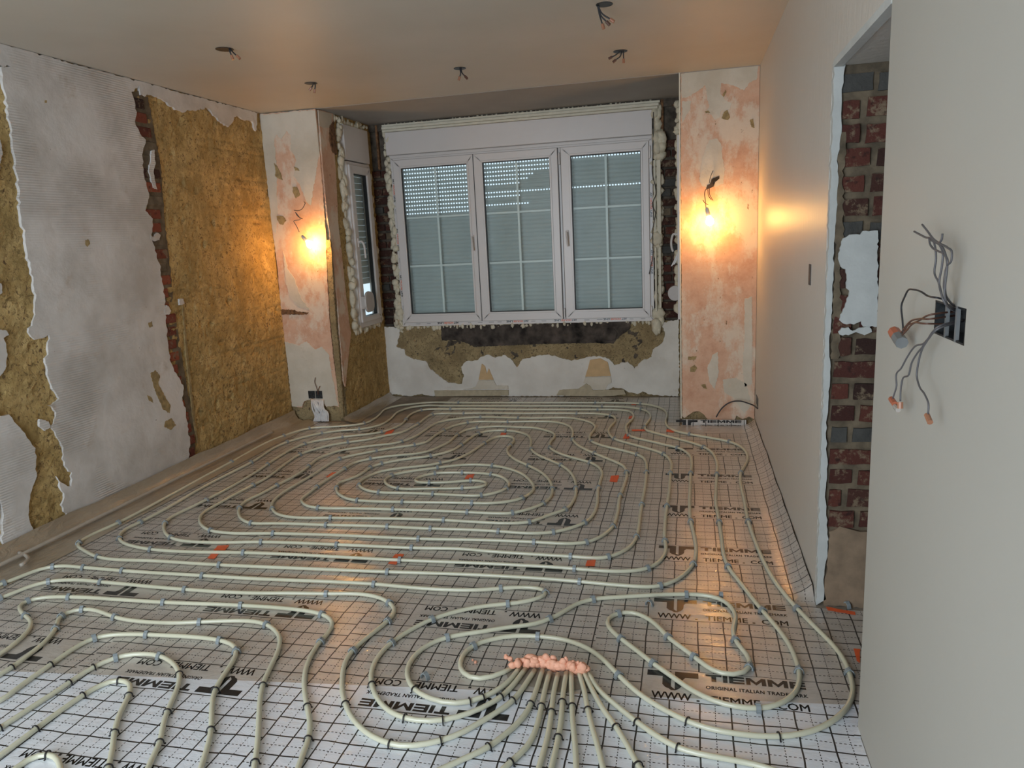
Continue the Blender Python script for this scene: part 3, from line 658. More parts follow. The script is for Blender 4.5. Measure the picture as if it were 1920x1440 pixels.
# shutter slats, one object each, behind the panes
pitch = 0.0388
holes = {0: {i: 1.0 for i in range(0, 12)}, 1: {0: 1, 1: 1, 2: .9, 3: .7, 4: .6, 5: .5, 7: 1, 8: .5, 10: .6}, 2: {0: 1, 7: 1}}
YT = YB+0.075
for si, (x0, x1, g0, g1, nm) in enumerate(sashes):
    a, b = g0-0.03, g1+0.03
    for i in range(39):
        zt = GZ1+0.025-i*pitch; zb = zt-pitch
        if zb < GZ0-0.06: continue
        bm = bmesh.new()
        gap = 0.0135 if i in holes[si] else 0.0
        # curved slat profile
        prof = []
        for kk in range(7):
            s = kk/6; prof.append((zb+gap+(zt-zb-gap)*s, YT-0.007*math.sin(PI*s)))
        va = [[bm.verts.new((xx, yy, z_)) for (z_, yy) in prof] for xx in (a, b)]
        vb = [[bm.verts.new((xx, yy+0.0035, z_)) for (z_, yy) in prof] for xx in (a, b)]
        for kk in range(6):
            bm.faces.new((va[0][kk], va[1][kk], va[1][kk+1], va[0][kk+1])); bm.faces.new((vb[0][kk], vb[1][kk], vb[1][kk+1], vb[0][kk+1]))
        if gap:
            sp = 0.0275; frac = holes[si][i]; x = a; q = 0
            while x < b:
                end = a+(b-a)*frac
                wtab = 0.0115 if x < end or frac >= 1 else sp
                box(bm, x, min(x+wtab, b), YT, YT+0.003, zb-0.001, zb+gap+0.001); x += sp
        K(bm_obj('shutter_slat', bm, M['slat']))
# protective tape with its lettering along the frame
def text_mesh(s, size=1.0, bold=0.0, shear=0.0, space=1.0):
    cu = bpy.data.curves.new('txt', 'FONT'); cu.body = s; cu.size = 1.0; cu.offset = bold; cu.shear = shear; cu.space_character = space
    cu.resolution_u = 2
    o = bpy.data.objects.new('txt', cu); COL.objects.link(o)
    dg = bpy.context.evaluated_depsgraph_get(); dg.update()
    me = bpy.data.meshes.new_from_object(o.evaluated_get(dg))
    bpy.data.objects.remove(o); bpy.data.curves.remove(cu)
    V = [(v.co.x, v.co.y) for v in me.vertices]; Fc = [tuple(p.vertices) for p in me.polygons]
    bpy.data.meshes.remove(me)
    x0 = min(v[0] for v in V); x1 = max(v[0] for v in V); y0 = min(v[1] for v in V); y1 = max(v[1] for v in V)
    V = [((x-x0)/(x1-x0), (y-y0)/(y1-y0)) for x, y in V]
    return V, Fc
def put_text(bm, T, x0, y0, w, h, f):
    V, Fc = T
    vs = [bm.verts.new(f(x0+x*w, y0+y*h)) for x, y in V]
    for fc in Fc:
        try: bm.faces.new([vs[i] for i in fc])
        except ValueError: pass
T_art, T_house, T_line = text_mesh('ART', bold=0.03), text_mesh('HOUSE', bold=0.03), text_mesh('LINE', bold=0.03)
def frame_text(f, w):
    for T, o, mt in ((T_art, 0, M['ink']), (T_house, 0.40*w, M['ink_orange']), (T_line, 0.40*w+0.75*w, M['ink'])):
        bm = bmesh.new(); put_text(bm, T, o, 0, (0.36 if T is T_art else 0.70 if T is T_house else 0.45)*w, 0.019, f)
        me = bpy.data.meshes.new('frame_lettering'); bm.to_mesh(me); bm.free(); K(link('frame_lettering', me, mt, None, kind='stuff'))
for x in (-2.30, -1.58, -1.10, -0.62):      # upside down along the sill strip
    frame_text(lambda u, v, x=x: Vector((x-u+0.05, YF-0.0015, 0.772-v)), 0.14)
for zz in (2.20, 1.72, 1.26):               # running down the left jamb
    frame_text(lambda u, v, zz=zz: Vector((FX0+0.010+v, YF-0.0015, zz-u)), 0.14)
for zz in (1.92, 1.40): frame_text(lambda u, v, zz=zz: Vector((FX1-0.004-0.022+v, YF-0.0015, zz-u)), 0.14)
bm = bmesh.new()
for i in range(22):
    x = -2.70+i*0.108+random.uniform(-0.01, 0.01)
    if not any(xx-0.2 < x < xx+0.06 for xx in (-2.30, -1.58, -1.10, -0.62)): box(bm, x, x+random.uniform(0.03, 0.06), YF-0.0018, YF-0.0008, 0.757, 0.762)
for i in range(12):
    z = 0.9+i*0.12
    if not any(zz-0.25 < z < zz+0.05 for zz in (2.20, 1.72, 1.26)): box(bm, FX0+0.016, FX0+0.020, YF-0.0018, YF-0.0008, z, z+0.05)
K(bm_obj('tape_marks', bm, M['print_grey'], kind='stuff'))
# cable hanging down the right jamb of the window
tube_obj('hanging_cable', [ony(p, YB-0.06) for p in [(1225, 210), (1225, 240), (1224, 290), (1223, 325), (1229, 352), (1230, 362), (1223, 385), (1229, 400), (1227, 412), (1224, 430), (1224, 460), (1224, 480), (1220, 500), (1217, 514)]], 0.0035, M['black_wire'],
         label='thin black cable hanging along the right edge of the wide window', category='cable')
# cream trim strips above the shutter box
for i, (za, zb_, yy) in enumerate(((2.642, 2.663, 0.030), (2.665, 2.690, 0.038), (2.692, 2.712, 0.026))):
    K(boxes('trim_strip', [(FX0-0.05, -0.26+0.01*i, YB-yy-0.02, YB+0.02, za, zb_)], M['foam_strip'], bev=0.003))
for b in ((-0.300, -0.283, YB-0.06, YB+0.02, 0.83, 1.42), (-0.264, -0.243, YB-0.065, YB+0.02, 0.86, 1.425), (-0.304, -0.285, YB-0.05, YB+0.02, 1.52, 2.20), (-0.275, -0.240, YB-0.05, YB+0.02, 1.52, 2.20)): K(boxes('trim_strip', [b], M['foam_strip'], bev=0.003))
# foam around the openings
def foam(name, pts, rad, n, mat, parent, sq=(1, 1, 1), seed=0, **props):
    bm = bmesh.new(); P = smooth_path(pts, 0.01); rnd = random.Random(seed)
    for i in range(n):
        c = P[int((i+0.5)/n*(len(P)-1))]
        c = c+Vector((rnd.uniform(-1, 1)*rad*0.7*sq[0], rnd.uniform(-1, 1)*rad*0.6*sq[1], rnd.uniform(-1, 1)*rad*0.7*sq[2]))
        s = rad*rnd.uniform(0.55, 1.15)
        r = bmesh.ops.create_icosphere(bm, subdivisions=2, radius=1)
        ax = (rnd.uniform(0.7, 1.3), rnd.uniform(0.6, 1.0), rnd.uniform(0.8, 1.8))
        for v in r['verts']:
            d = 1+0.35*noise.noise(v.co*1.7+Vector((i, seed, 0)))
            v.co = c+Vector((v.co.x*ax[0]*s*d*sq[0], v.co.y*ax[1]*s*d*sq[1], v.co.z*ax[2]*s*d*sq[2]))
    return bm_obj(name, bm, mat, parent, True, **props)
K(foam('expanding_foam', [(FX0-0.028, YB-0.005, z) for z in (0.72, 1.0, 1.4, 1.8, 2.2, 2.66)], 0.030, 120, M['foam'], None, seed=1))
K(foam('expanding_foam', [(FX0-0.045, YB-0.01, 0.70), (FX0-0.04, YB-0.02, 0.80), (FX0-0.04, YB-0.01, 0.92)], 0.035, 10, M['foam'], None, seed=2))
K(foam('expanding_foam', [(x, YB-0.005, 0.722) for x in (-2.86, -2.4, -2.0, -1.6, -1.2, -0.9, -0.33)], 0.018, 70, M['foam'], None, seed=3))
K(foam('expanding_foam', [(-0.27, YB-0.0, z) for z in (0.70, 0.8, 1.0, 1.4, 1.8, 2.2, 2.4, 2.68)], 0.034, 110, M['foam'], None, seed=4))
K(foam('expanding_foam', [(-0.25, YB-0.02, z) for z in (2.22, 2.30, 2.40)], 0.045, 14, M['foam'], None, seed=5))
K(foam('expanding_foam', [(-0.28, YB-0.02, z) for z in (1.42, 1.48, 1.53)], 0.042, 9, M['foam'], None, seed=6))
K(foam('expanding_foam', [(-0.27, YB-0.02, z) for z in (0.64, 0.72, 0.82)], 0.042, 10, M['foam'], None, seed=7))
K(foam('expanding_foam', [(x, YB-0.01, 2.716) for x in (-2.9, -2.2, -1.6, -1.0, -0.3)], 0.010, 60, M['foam'], None, seed=8))
# ------------------------------------------------------------------ side window on the left cheek
w2 = empty('window_2', (BL, 6.7, 0.8), 'narrow white side window on the left cheek of the recess', 'window', kind='structure')
def K2(o): return keep(o, w2)
X2 = BL+0.035
K2(ring('window_frame', 6.475, 6.985, 0.80, 2.335, 6.50, 6.955, 0.855, 2.30, BL-0.03, X2, M['pvc'], 'x'))
K2(boxes('shutter_box', [(BL-0.06, X2+0.006, 6.465, 6.995, 2.345, 2.655)], M['pvc'], bev=0.004))
K2(ring('sash', 6.497, 6.958, 0.85, 2.305, 6.575, 6.885, 0.90, 2.23, BL-0.02, X2+0.018, M['pvc'], 'x', 0.004))
K2(ring('gasket', 6.575, 6.885, 0.90, 2.23, 6.581, 6.879, 0.904, 2.226, BL, X2, M['gasket'], 'x', 0))
K2(pane(6.575, 6.885, 0.90, 2.23, BL, 'x'))
bm = bmesh.new()
for i in range(22):
    z = 1.20+i*0.0565; box(bm, BL-0.036, BL-0.033, 6.50, 6.99, z, z+0.0555, 0.001)
K2(bm_obj('shutter_curtain', bm, M['slat'], kind='stuff'))
bm = bmesh.new(); box(bm, X2+0.018, X2+0.028, 6.525, 6.553, 1.555, 1.64, 0.004)
tube(bm, smooth_path([(X2+0.025, 6.539, 1.605), (X2+0.055, 6.539, 1.61), (X2+0.066, 6.545, 1.59), (X2+0.07, 6.56, 1.50), (X2+0.07, 6.565, 1.455)], 0.01), 0.009, 8)
K2(bm_obj('handle', bm, M['pvc']))
# round winder plate
def winder(y, z, x, sgn, parent_fn, rad=0.073):
    bm = bmesh.new(); n = 26; a = []; b = []
    for i in range(n):
        t_ = 2*PI*i/n; u = math.copysign(abs(math.cos(t_))**0.75, math.cos(t_)); v = math.copysign(abs(math.sin(t_))**0.75, math.sin(t_))
        a.append(bm.verts.new((x, y+u*rad, z+v*rad))); b.append(bm.verts.new((x+sgn*0.018, y+u*rad*0.96, z+v*rad*0.96)))
    bm.faces.new(b); bm.faces.new(a[::-1])
    for i in range(n): bm.faces.new((a[i], a[(i+1) % n], b[(i+1) % n], b[i]))
    return parent_fn(bm_obj('winder_plate', bm, M['cap']))
winder(6.60, 1.04, X2+0.045, 1, K2, 0.10)
K2(boxes('winder_bracket', [(X2, X2+0.047, 6.50, 6.56, 0.98, 1.10)], M['cap'], bev=0.004))
K2(foam('expanding_foam', [(BL+0.005, 6.41, z) for z in (0.74, 1.1, 1.6, 2.1, 2.4, 2.66)], 0.042, 60, M['foam'], None, (0.7, 1, 1), 11))
K2(foam('expanding_foam', [(BL+0.005, 7.02, z) for z in (0.78, 1.1, 1.6, 2.1, 2.35)], 0.028, 46, M['foam'], None, (0.8, 1, 1), 12))
K2(foam('expanding_foam', [(BL+0.005, y, 0.785) for y in (6.38, 6.6, 6.8, 7.0)], 0.026, 22, M['foam'], None, (0.8, 1, 1), 13))
K2(foam('expanding_foam', [(BL+0.01, y, 2.69) for y in (6.36, 6.6, 6.8, 7.05)], 0.022, 22, M['foam'], None, (0.8, 1, 1), 14))
# right side window, nearly edge-on: only its handle, winder and an edge show
w3 = empty('window_3', (BR, 6.6, 0.8), 'right side window of the recess seen edge-on', 'window', kind='structure')
def K3(o): return keep(o, w3)
K3(boxes('window_frame', [(BR-0.028, BR+0.01, 6.45, 6.95, 0.82, 2.33)], M['pvc'], bev=0.003))
bm = bmesh.new(); tube(bm, smooth_path([(BR-0.02, 6.6, 1.53), (BR-0.065, 6.6, 1.535), (BR-0.078, 6.6, 1.50), (BR-0.078, 6.6, 1.42), (BR-0.068, 6.6, 1.39)], 0.008), 0.009, 8)
K3(bm_obj('handle', bm, M['pvc']))
bm = bmesh.new(); n = 28; ra = []; rb = []
for i in range(n):
    t_ = 2*PI*i/n
    ra.append(bm.verts.new((BR-0.052+math.cos(t_)*0.062, 6.58, 1.035+math.sin(t_)*0.066))); rb.append(bm.verts.new((BR-0.052+math.cos(t_)*0.060, 6.565, 1.035+math.sin(t_)*0.064)))
bm.faces.new(rb); bm.faces.new(ra)
for i in range(n): bm.faces.new((ra[i], ra[(i+1) % n], rb[(i+1) % n], rb[i]))
K3(bm_obj('winder_plate', bm, M['cap']))
bm = bmesh.new()
for (u, v) in ((0, 0), (0.018, 0.012)):
    vs = [bm.verts.new(p) for p in ((BR-0.085+u, 6.5, 1.27+v), (BR-0.07+u, 6.5, 1.275+v), (BR-0.01+u, 6.5, 1.385+v), (BR-0.02+u, 6.5, 1.395+v), (BR-0.085+u, 6.48, 1.27+v), (BR-0.07+u, 6.48, 1.275+v), (BR-0.01+u, 6.48, 1.385+v), (BR-0.02+u, 6.48, 1.395+v))]
    for f in ((0, 1, 2, 3), (4, 5, 6, 7), (0, 1, 5, 4), (1, 2, 6, 5), (2, 3, 7, 6), (3, 0, 4, 7)): bm.faces.new([vs[i] for i in f])
K3(bm_obj('broken_trim', bm, M['pvc']))
K3(foam('expanding_foam', [(BR-0.025, 7.05, z) for z in (0.78, 1.0, 1.5, 2.1, 2.45, 2.7)], 0.030, 75, M['foam'], None, (1, 1, 1), 15))
boxes('trim_1', [(BR-0.006, BR+0.004, 6.055, 6.075, 0.05, H)], M['foam_strip'], kind='structure', label='pale edge bead on the right pier corner', category='trim')
# ------------------------------------------------------------------ insulation film rolls with their print
def letters_heavy():
    L = []
    s = 0.8; t_ = 0.2
    def R(x0, y0, x1, y1): return [(x0, y0), (x1, y0), (x1, y1), (x0, y1)]
    def Tt(o): return [R(o, 0.74, o+0.9, 1), R(o+0.33, 0, o+0.6, 0.74)]
    def I(o): return [R(o, 0, o+0.25, 1)]
    def Ee(o): return [R(o, 0.235, o+0.22, 0.385), R(o, 0.61, o+0.22, 0.76), R(o, 0.76, o+0.85, 1), R(o, 0.385, o+0.85, 0.61), R(o, 0, o+0.85, 0.235)]
    def Mm(o): return [R(o, 0, o+0.24, 1), R(o+0.86, 0, o+1.1, 1), [(o+0.24, 1), (o+0.24, 0.55), (o+0.55, 0.0), (o+0.55, 0.42)], [(o+0.55, 0.42), (o+0.55, 0.0), (o+0.86, 0.55), (o+0.86, 1)]]
    o = 0; P = []
    for fn, w in ((Tt, 0.98), (I, 0.35), (Ee, 0.95), (Mm, 1.2), (Mm, 1.2), (Ee, 0.85)):
        P += fn(o); o += w
    return [[(x/o, y) for x, y in q] for q in P]
HEAVY = letters_heavy()
T_www, T_tm, T_com = text_mesh('WWW', space=0.95), text_mesh('TIEMME'), text_mesh('COM')
T_orig = text_mesh('ORIGINAL ITALIAN TRADEMARK', space=1.1)
def block_mesh():
    bm = bmesh.new(); f = lambda x, y: Vector((x, y, 0))
    def poly(P): bm.faces.new([bm.verts.new(f(x, y)) for x, y in P])
    for q in HEAVY: poly([(0.205+x*0.335, -0.045+y*0.042) for x, y in q])
    # logo: bar left, hooked stem, bar right with swept foot
    poly([(0.0, -0.003), (0.085, -0.003), (0.085, -0.036), (0.0, -0.036)])
    poly([(0.098, -0.003), (0.18, -0.003), (0.18, -0.036), (0.098, -0.036)])
    poly([(0.055, -0.036), (0.085, -0.036), (0.085, -0.095), (0.078, -0.108), (0.066, -0.102), (0.055, -0.085)])
    poly([(0.098, -0.036), (0.135, -0.036), (0.126, -0.050), (0.124, -0.085), (0.114, -0.104), (0.098, -0.110)])
    poly([(0.078, -0.108), (0.085, -0.095), (0.098, -0.110), (0.114, -0.104), (0.100, -0.117), (0.086, -0.117)])
    poly([(0.172, -0.170), (0.182, -0.170), (0.182, -0.161), (0.172, -0.161)])
    poly([(0.398, -0.168), (0.408, -0.168), (0.408, -0.159), (0.398, -0.159)])
    for ox, oy in ((-0.0009, 0), (0.0009, 0), (0, 0.0008), (0, -0.0008)):
        put_text(bm, T_www, 0.02+ox, -0.170+oy, 0.135, 0.040, f)
        put_text(bm, T_tm, 0.215+ox, -0.168+oy, 0.165, 0.037, f)
        put_text(bm, T_com, 0.435+ox, -0.168+oy, 0.10, 0.037, f)
        put_text(bm, T_orig, 0.205+ox*0.7, -0.092+oy*0.7, 0.335, 0.019, f)
    me = bpy.data.meshes.new('printed_lettering'); bm.to_mesh(me); bm.free(); me.materials.append(M['ink']); return me
BM = block_mesh()
rolls = [  # x0, x1, grid x, oy, mask a,b, lettering origin, y range, upside-up?
    ('far left', -3.34, -2.352, -2.27, 2.165, -3.17, -2.50, -2.555, (-1.2, 6.0), False, 0.0006),
    ('second from the left', -2.352, -1.368, -2.27, 2.085, -2.17, -1.57, -1.59, (-1.2, 7.06), False, 0.0012),
    ('third from the left', -1.368, -0.360, -1.27, 2.105, -1.17, -0.57, -0.590, (-1.2, 7.06), False, 0.0018),
    ('right-hand', -0.360, 0.518, -0.066, 2.495, -0.166, 0.434, -0.148, (-1.2, 6.02), True, 0.0024)]
def yk(oy, k): return oy+QA*k+QB*k*k
for (nm, xa, xb, gx, oy, ma, mb, lx, (ya, yb), up, zz) in rolls:
    root = empty('insulation_film', ((xa+xb)/2, 3, zz), '%s roll of silvery insulation film printed with grid and lettering' % nm, 'film', 'rolls of printed film on the floor')
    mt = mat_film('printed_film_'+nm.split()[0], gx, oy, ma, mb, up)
    bm = bmesh.new()
    if up:
        # edge rises against the right wall beyond the doorway, lies flat through the doorway
        ny = 190; prof = [0, 0.25, 0.5, 0.7, 0.8, 0.86, 0.91, 0.95, 0.98, 1.0]; V = []
        for i in range(ny+1):
            y = ya+(yb-ya)*i/ny; row = []
            curl = 1.0 if y > 3.12 else 0.0
            for s in prof:
                x = xa+(xb-xa)*s; z = zz
                if curl and x > 0.40:
                    q = (x-0.40)/(xb-0.40); z += 0.055*q*q*(1+0.35*nz(y, 0, 2.3))
                    x -= 0.010*q*(0.5+0.5*nz(y, 3, 5))
                row.append(bm.verts.new((x, y, z)))
            V.append(row)
        for i in range(ny):
            for j in range(len(prof)-1): bm.faces.new((V[i][j], V[i+1][j], V[i+1][j+1], V[i][j+1]))
    else:
        ys = [ya, yb]
        if yb > 6.5 and xa < -3.0: ys = [ya, 6.0]
        v = [bm.verts.new(p) for p in ((xa, ya, zz), (xb+0.02, ya, zz), (xb+0.02, yb, zz), (xa, yb, zz))]; bm.faces.new(v)
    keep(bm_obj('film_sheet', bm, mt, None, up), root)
    if up:
        # flap through the doorway, upstand against the pier
        bm = bmesh.new(); V = []
        for i in range(13):
            row = []
            for j in range(9):
                x = 0.50+0.35*j/8; y = 2.215+0.82*i/12; row.append(bm.verts.new((x, y, zz+0.0008+0.002*(0.5+0.5*nz(x, y, 6)))))
            V.append(row)
        for i in range(12):
            for j in range(8): bm.faces.new((V[i][j], V[i+1][j], V[i+1][j+1], V[i][j+1]))
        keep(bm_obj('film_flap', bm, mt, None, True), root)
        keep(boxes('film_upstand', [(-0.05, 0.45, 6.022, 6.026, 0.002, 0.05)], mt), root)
        b = bpy.data.objects.new('printed_lettering', BM); COL.objects.link(b); b['kind'] = 'stuff'; b.matrix_world = Matrix.Translation((-0.10, 6.018, 0.049)) @ Matrix.Rotation(PI/2, 4, 'X'); b.scale = (0.95, 0.55, 1); keep(b, root)
    for k in range(-3, 9):
        y = yk(oy, k)
        if y > (yb-0.19 if not up else 5.8): continue
        b = bpy.data.objects.new('printed_lettering', BM); COL.objects.link(b); b['kind'] = 'stuff'
        if up: b.location = (lx, y-0.006, zz+0.0005)
        else: b.location = (lx, y+0.008, zz+0.0005); b.rotation_euler = (0, 0, PI)
        keep(b, root)
    if nm == 'third from the left':
        bm = bmesh.new(); box(bm, -0.47, -0.07, 6.0, 7.06, 0.0026, 0.0032); keep(bm_obj('film_sheet', bm, mt), root)
# last piece of film inside the recess at its far left
# perimeter film along the left wall
bm = bmesh.new(); V = []
for i in range(300):
    y = -1.2+7.22*i/299; row = []
    for j, (x, z) in enumerate(((-3.30, 0.0035), (-3.36, 0.006), (-3.42, 0.02), (-3.47, 0.014), (-3.52, 0.03), (-3.545, 0.07), (-3.553, 0.11))):
        row.append(bm.verts.new((x+0.012*nz(y, j, 3), y, max(0.003, z+(0.010*nz(y, j, 4, 5)+0.012*nz(y, j*0.3, 1.7, 8))*(1 if j else 0)))))
    V.append(row)
for i in range(299):
    for j in range(6): bm.faces.new((V[i][j], V[i+1][j], V[i+1][j+1], V[i][j+1]))
bm_obj('edge_film', bm, M['edge_film'], None, True, label='crinkled brownish perimeter film turned up against the left wall', category='film')
bm = bmesh.new(); V = []
for i in range(60):
    y = 5.98+1.1*i/59; row = []
    for j, (x, z) in enumerate(((-2.90, 0.003), (-2.97, 0.008), (-3.02, 0.02), (-3.045, 0.05))):
        row.append(bm.verts.new((x+0.01*nz(y, j, 3), y, max(0.0028, z+0.008*nz(y, j, 5, 5)*(1 if j else 0)))))
    V.append(row)
for i in range(59):
    for j in range(3): bm.faces.new((V[i][j], V[i+1][j], V[i+1][j+1], V[i][j+1]))
bm_obj('edge_film', bm, M['edge_film'], None, True, label='perimeter film turned up under the narrow side window', category='film')
tube_obj('wall_conduit', [(-3.47+0.01*nz(y, 1, 2), y, 0.045) for y in [2.75+0.25*i for i in range(12)]], 0.012, M['conduit'], None, 0.03, 8, label='grey conduit running along the foot of the left wall', category='conduit')
tube_obj('conduit_stub', [onfloor(p, 0.04) for p in [(36, 1036), (48, 1041), (52, 1050), (44, 1057), (38, 1060)]], 0.010, M['conduit'], None, 0.01, 8, label='short bent conduit stub poking out under the low plaster at the left', category='conduit')
# ------------------------------------------------------------------ heating pipes (traced along the floor)
PR = 0.0094
def pipe(pts, label, sig=2):
    P = [onfloor(p, 0.0125) for p in pts]
    path = smooth_path(P, 0.028, sig)
    bm = bmesh.new(); tube(bm, path, PR, 10)
    bm_obj('heating_pipe', bm, M['pipe'], None, True, label=label, category='pipe', group='underfloor heating pipes'); return path
PATHS = []
big = [(965,1250),(945,1262),(920,1271),(897,1276),(867,1262),(860,1245),(865,1230),(885,1210),(920,1199),(960,1192),(1010,1193),(1062,1200),(1100,1214),(1130,1235),(1160,1266),(1200,1302),(1250,1333),(1290,1353),(1350,1371),(1400,1378),(1460,1381),(1500,1377),(1540,1365),(1570,1346),(1593,1320),(1600,1290),(1593,1262),(1585,1240),(1563,1210),(1530,1177),(1495,1141),(1458,1097),(1433,1055),(1416,1015),(1403,977),(1395,935),(1388,900),(1389,886),(1396,874),(1402,860),(1399,848),(1388,837),(1368,828),(1333,821),(1293,814),(1266,808),(1252,800),(1248,791),(1251,779),(1246,769),(1230,762),(1202,757),(1180,756),(1116,755),(1060,755),(980,755),(860,755),(800,755),(780,757),(750,760),(725,766),(712,777),(701,786),(683,794),(640,799),(580,803),(532,817),(434,866),(320,928),(222,980),(160,1009),(146,1018),(160,1033),(183,1044),(300,1052),(412,1059),(550,1065),(727,1072),(880,1077),(940,1080),(1087,1090),(1162,1097),(1237,1099),(1262,1091),(1285,1075),(1300,1057),(1305,1037),(1304,1017),(1300,997),(1295,977),(1293,942),(1294,912),(1295,887),(1297,870),(1292,852),(1280,843),(1235,831),(1179,816),(1174,805),(1174,798),(1182,790),(1188,781),(1185,774),(1177,770),(1153,768),(1120,768),(1060,768),(980,768),(845,767),(789,769),(775,774),(765,781),(761,787),(752,796),(740,802),(715,810),(690,814),(642,819),(615,823),(590,827),(571,832),(552,840),(525,855),(477,887),(427,916),(387,937),(350,955),(320,970),(309,980),(307,992),(315,1005),(327,1011),(350,1015),(400,1017),(490,1016),(632,1021),(772,1027),(880,1030),(900,1032),(1000,1039),(1070,1043),(1140,1045),(1162,1037),(1182,1025),(1192,1010),(1197,992),(1200,967),(1204,942),(1209,915),(1212,885),(1212,870),(1205,857),(1195,852),(1170,845),(1125,834),(1107,826),(1105,820),(1109,812),(1115,805),(1115,797),(1112,794),(1102,790),(1087,786),(1075,784),(1002,784),(856,785),(837,788),(821,792),(811,797),(796,807),(777,819),(759,826),(740,831),(702,835),(665,840),(640,844),(621,850),(602,857),(579,874),(562,887),(519,910),(487,927),(460,940),(449,952),(447,962),(455,975),(470,981),(512,981),(612,984),(700,986),(807,991),(880,993),(935,996),(1000,1000),(1037,998),(1070,990),(1097,980),(1112,965),(1119,947),(1121,920),(1125,902),(1129,887),(1125,878),(1107,867),(1070,857),(1042,847),(1031,839),(1032,828),(1039,820),(1039,813),(1021,806),(1002,802),(977,801),(915,800),(881,804),(865,810),(855,817),(840,830),(821,839),(800,847),(777,851),(740,854),(694,860),(665,867),(646,879),(602,907),(575,928),(564,937),(567,942),(577,949),(597,952),(662,953),(737,955),(805,957),(876,960),(917,962),(961,962),(986,956),(1019,944),(1032,932),(1036,916),(1031,902),(1017,887),(991,873),(967,862),(954,852),(951,842),(957,835),(964,826),(962,820),(946,817),(934,818),(921,823),(908,831),(899,837),(886,846),(867,856),(849,863),(825,868),(805,872),(767,876),(740,879),(712,884),(694,891),(677,901),(672,909),(675,912),(687,919),(711,923),(755,924),(812,926),(855,928),(902,929),(936,922),(951,915),(955,909),(950,900),(936,892),(921,889),(899,887),(867,886),(842,886),(815,887),(790,893),(776,899),(782,904),(805,905),(842,904),(882,901),(899,901),(912,903),(916,907),(905,912),(866,915),(805,916),(747,916),(730,911),(721,905),(722,899),(734,891),(755,886),(780,882),(820,877),(842,874),(880,871),(924,873),(955,879),(980,889),(993,900),(1001,917),(992,927),(979,934),(955,940),(930,943),(885,943),(830,942),(755,941),(671,938),(654,936),(641,930),(631,921),(631,914),(635,905),(650,900),(675,890),(699,874),(715,869),(740,864),(765,860),(806,855),(825,851),(846,845),(865,834),(877,825),(890,816),(901,811),(915,808),(949,807),(977,811),(990,816),(995,824),(996,842),(1005,851),(1027,861),(1052,872),(1065,881),(1077,897),(1080,915),(1077,935),(1060,955),(1025,967),(992,979),(950,981),(900,979),(832,975),(725,972),(620,971),(550,970),(525,966),(512,957),(509,947),(522,930),(541,917),(582,893),(615,872),(636,860),(659,854),(684,849),(740,839),(777,834),(796,830),(815,817),(832,807),(846,800),(862,795),(877,792),(952,791),(1002,790),(1040,791),(1059,795),(1070,801),(1074,810),(1073,822),(1084,835),(1115,850),(1152,865),(1167,872),(1175,885),(1170,910),(1162,932),(1157,965),(1147,990),(1125,1007),(1100,1017),(1075,1019),(1002,1016),(925,1013),(785,1010),(625,1003),(512,1000),(425,999),(395,995),(380,987),(374,975),(380,962),(405,947),(452,921),(500,896),(540,866),(562,852),(584,844),(602,839),(627,833),(652,829),(690,824),(721,817),(752,811),(771,802),(784,795),(796,785),(810,777),(870,775),(977,775),(1081,775),(1127,776),(1146,779),(1154,785),(1153,791),(1147,797),(1141,806),(1142,813),(1152,823),(1175,830),(1212,840),(1240,849),(1252,857),(1259,870),(1257,887),(1255,920),(1251,945),(1247,980),(1246,1005),(1246,1040),(1232,1057),(1215,1066),(1175,1071),(1125,1070),(1077,1066),(925,1057),(750,1050),(457,1036),(340,1034),(283,1030),(250,1024),(228,1016),(223,1006),(231,995),(263,979),(300,960),(385,911),(471,867),(538,829),(560,822),(603,812),(640,807),(680,804),(712,797),(730,787),(751,770),(770,764),(790,761),(840,761),(980,761),(1129,762),(1180,764),(1203,767),(1216,773),(1220,780),(1216,790),(1209,799),(1212,807),(1230,812),(1260,820),(1297,830),(1320,838),(1334,847),(1342,860),(1345,875),(1344,889),(1343,910),(1342,940),(1348,975),(1353,1010),(1357,1040),(1365,1062),(1392,1097),(1407,1117),(1430,1145),(1460,1180),(1480,1208),(1492,1235),(1499,1257),(1499,1280),(1484,1307),(1458,1322),(1422,1329),(1380,1325),(1340,1315),(1300,1296),(1260,1268),(1225,1244),(1195,1220),(1165,1198),(1146,1182),(1137,1168),(1144,1154),(1160,1149),(1185,1147),(1210,1156),(1230,1170),(1253,1195),(1290,1222),(1302,1231),(1325,1250),(1350,1263),(1375,1268),(1400,1264),(1411,1252),(1407,1237),(1395,1220),(1377,1200),(1374,1180),(1380,1160),(1373,1140),(1350,1122),(1320,1115),(1285,1114),(1200,1117),(1150,1120),(1112,1123),(1085,1130),(1060,1145),(1032,1160),(1000,1171),(960,1175),(905,1184),(860,1190),(835,1195),(805,1207),(780,1225),(765,1247),(762,1265),(770,1285),(785,1300),(805,1311),(830,1318),(855,1321),(880,1318),(907,1308),(930,1297),(955,1277),(974,1252)]
PATHS.append(pipe(big, 'long cream pipe coiled inward around the whole far floor'))
sC = [(985,1254),(960,1287),(941,1306),(925,1317),(905,1328),(880,1338),(855,1346),(830,1351),(805,1353),(780,1352),(755,1346),(730,1334),(712,1317),(699,1292),(695,1267),(702,1242),(715,1222),(733,1205),(755,1190),(780,1175),(809,1161),(842,1150),(880,1141),(917,1135),(952,1132),(985,1128),(1008,1122),(1025,1117),(1030,1110),(1018,1104),(980,1101),(938,1103),(900,1106),(855,1106),(780,1102),(702,1095),(630,1091),(555,1088),(480,1085),(380,1079),(230,1070),(157,1064),(100,1062),(75,1067),(37,1082),(5,1094),(-60,1118)]
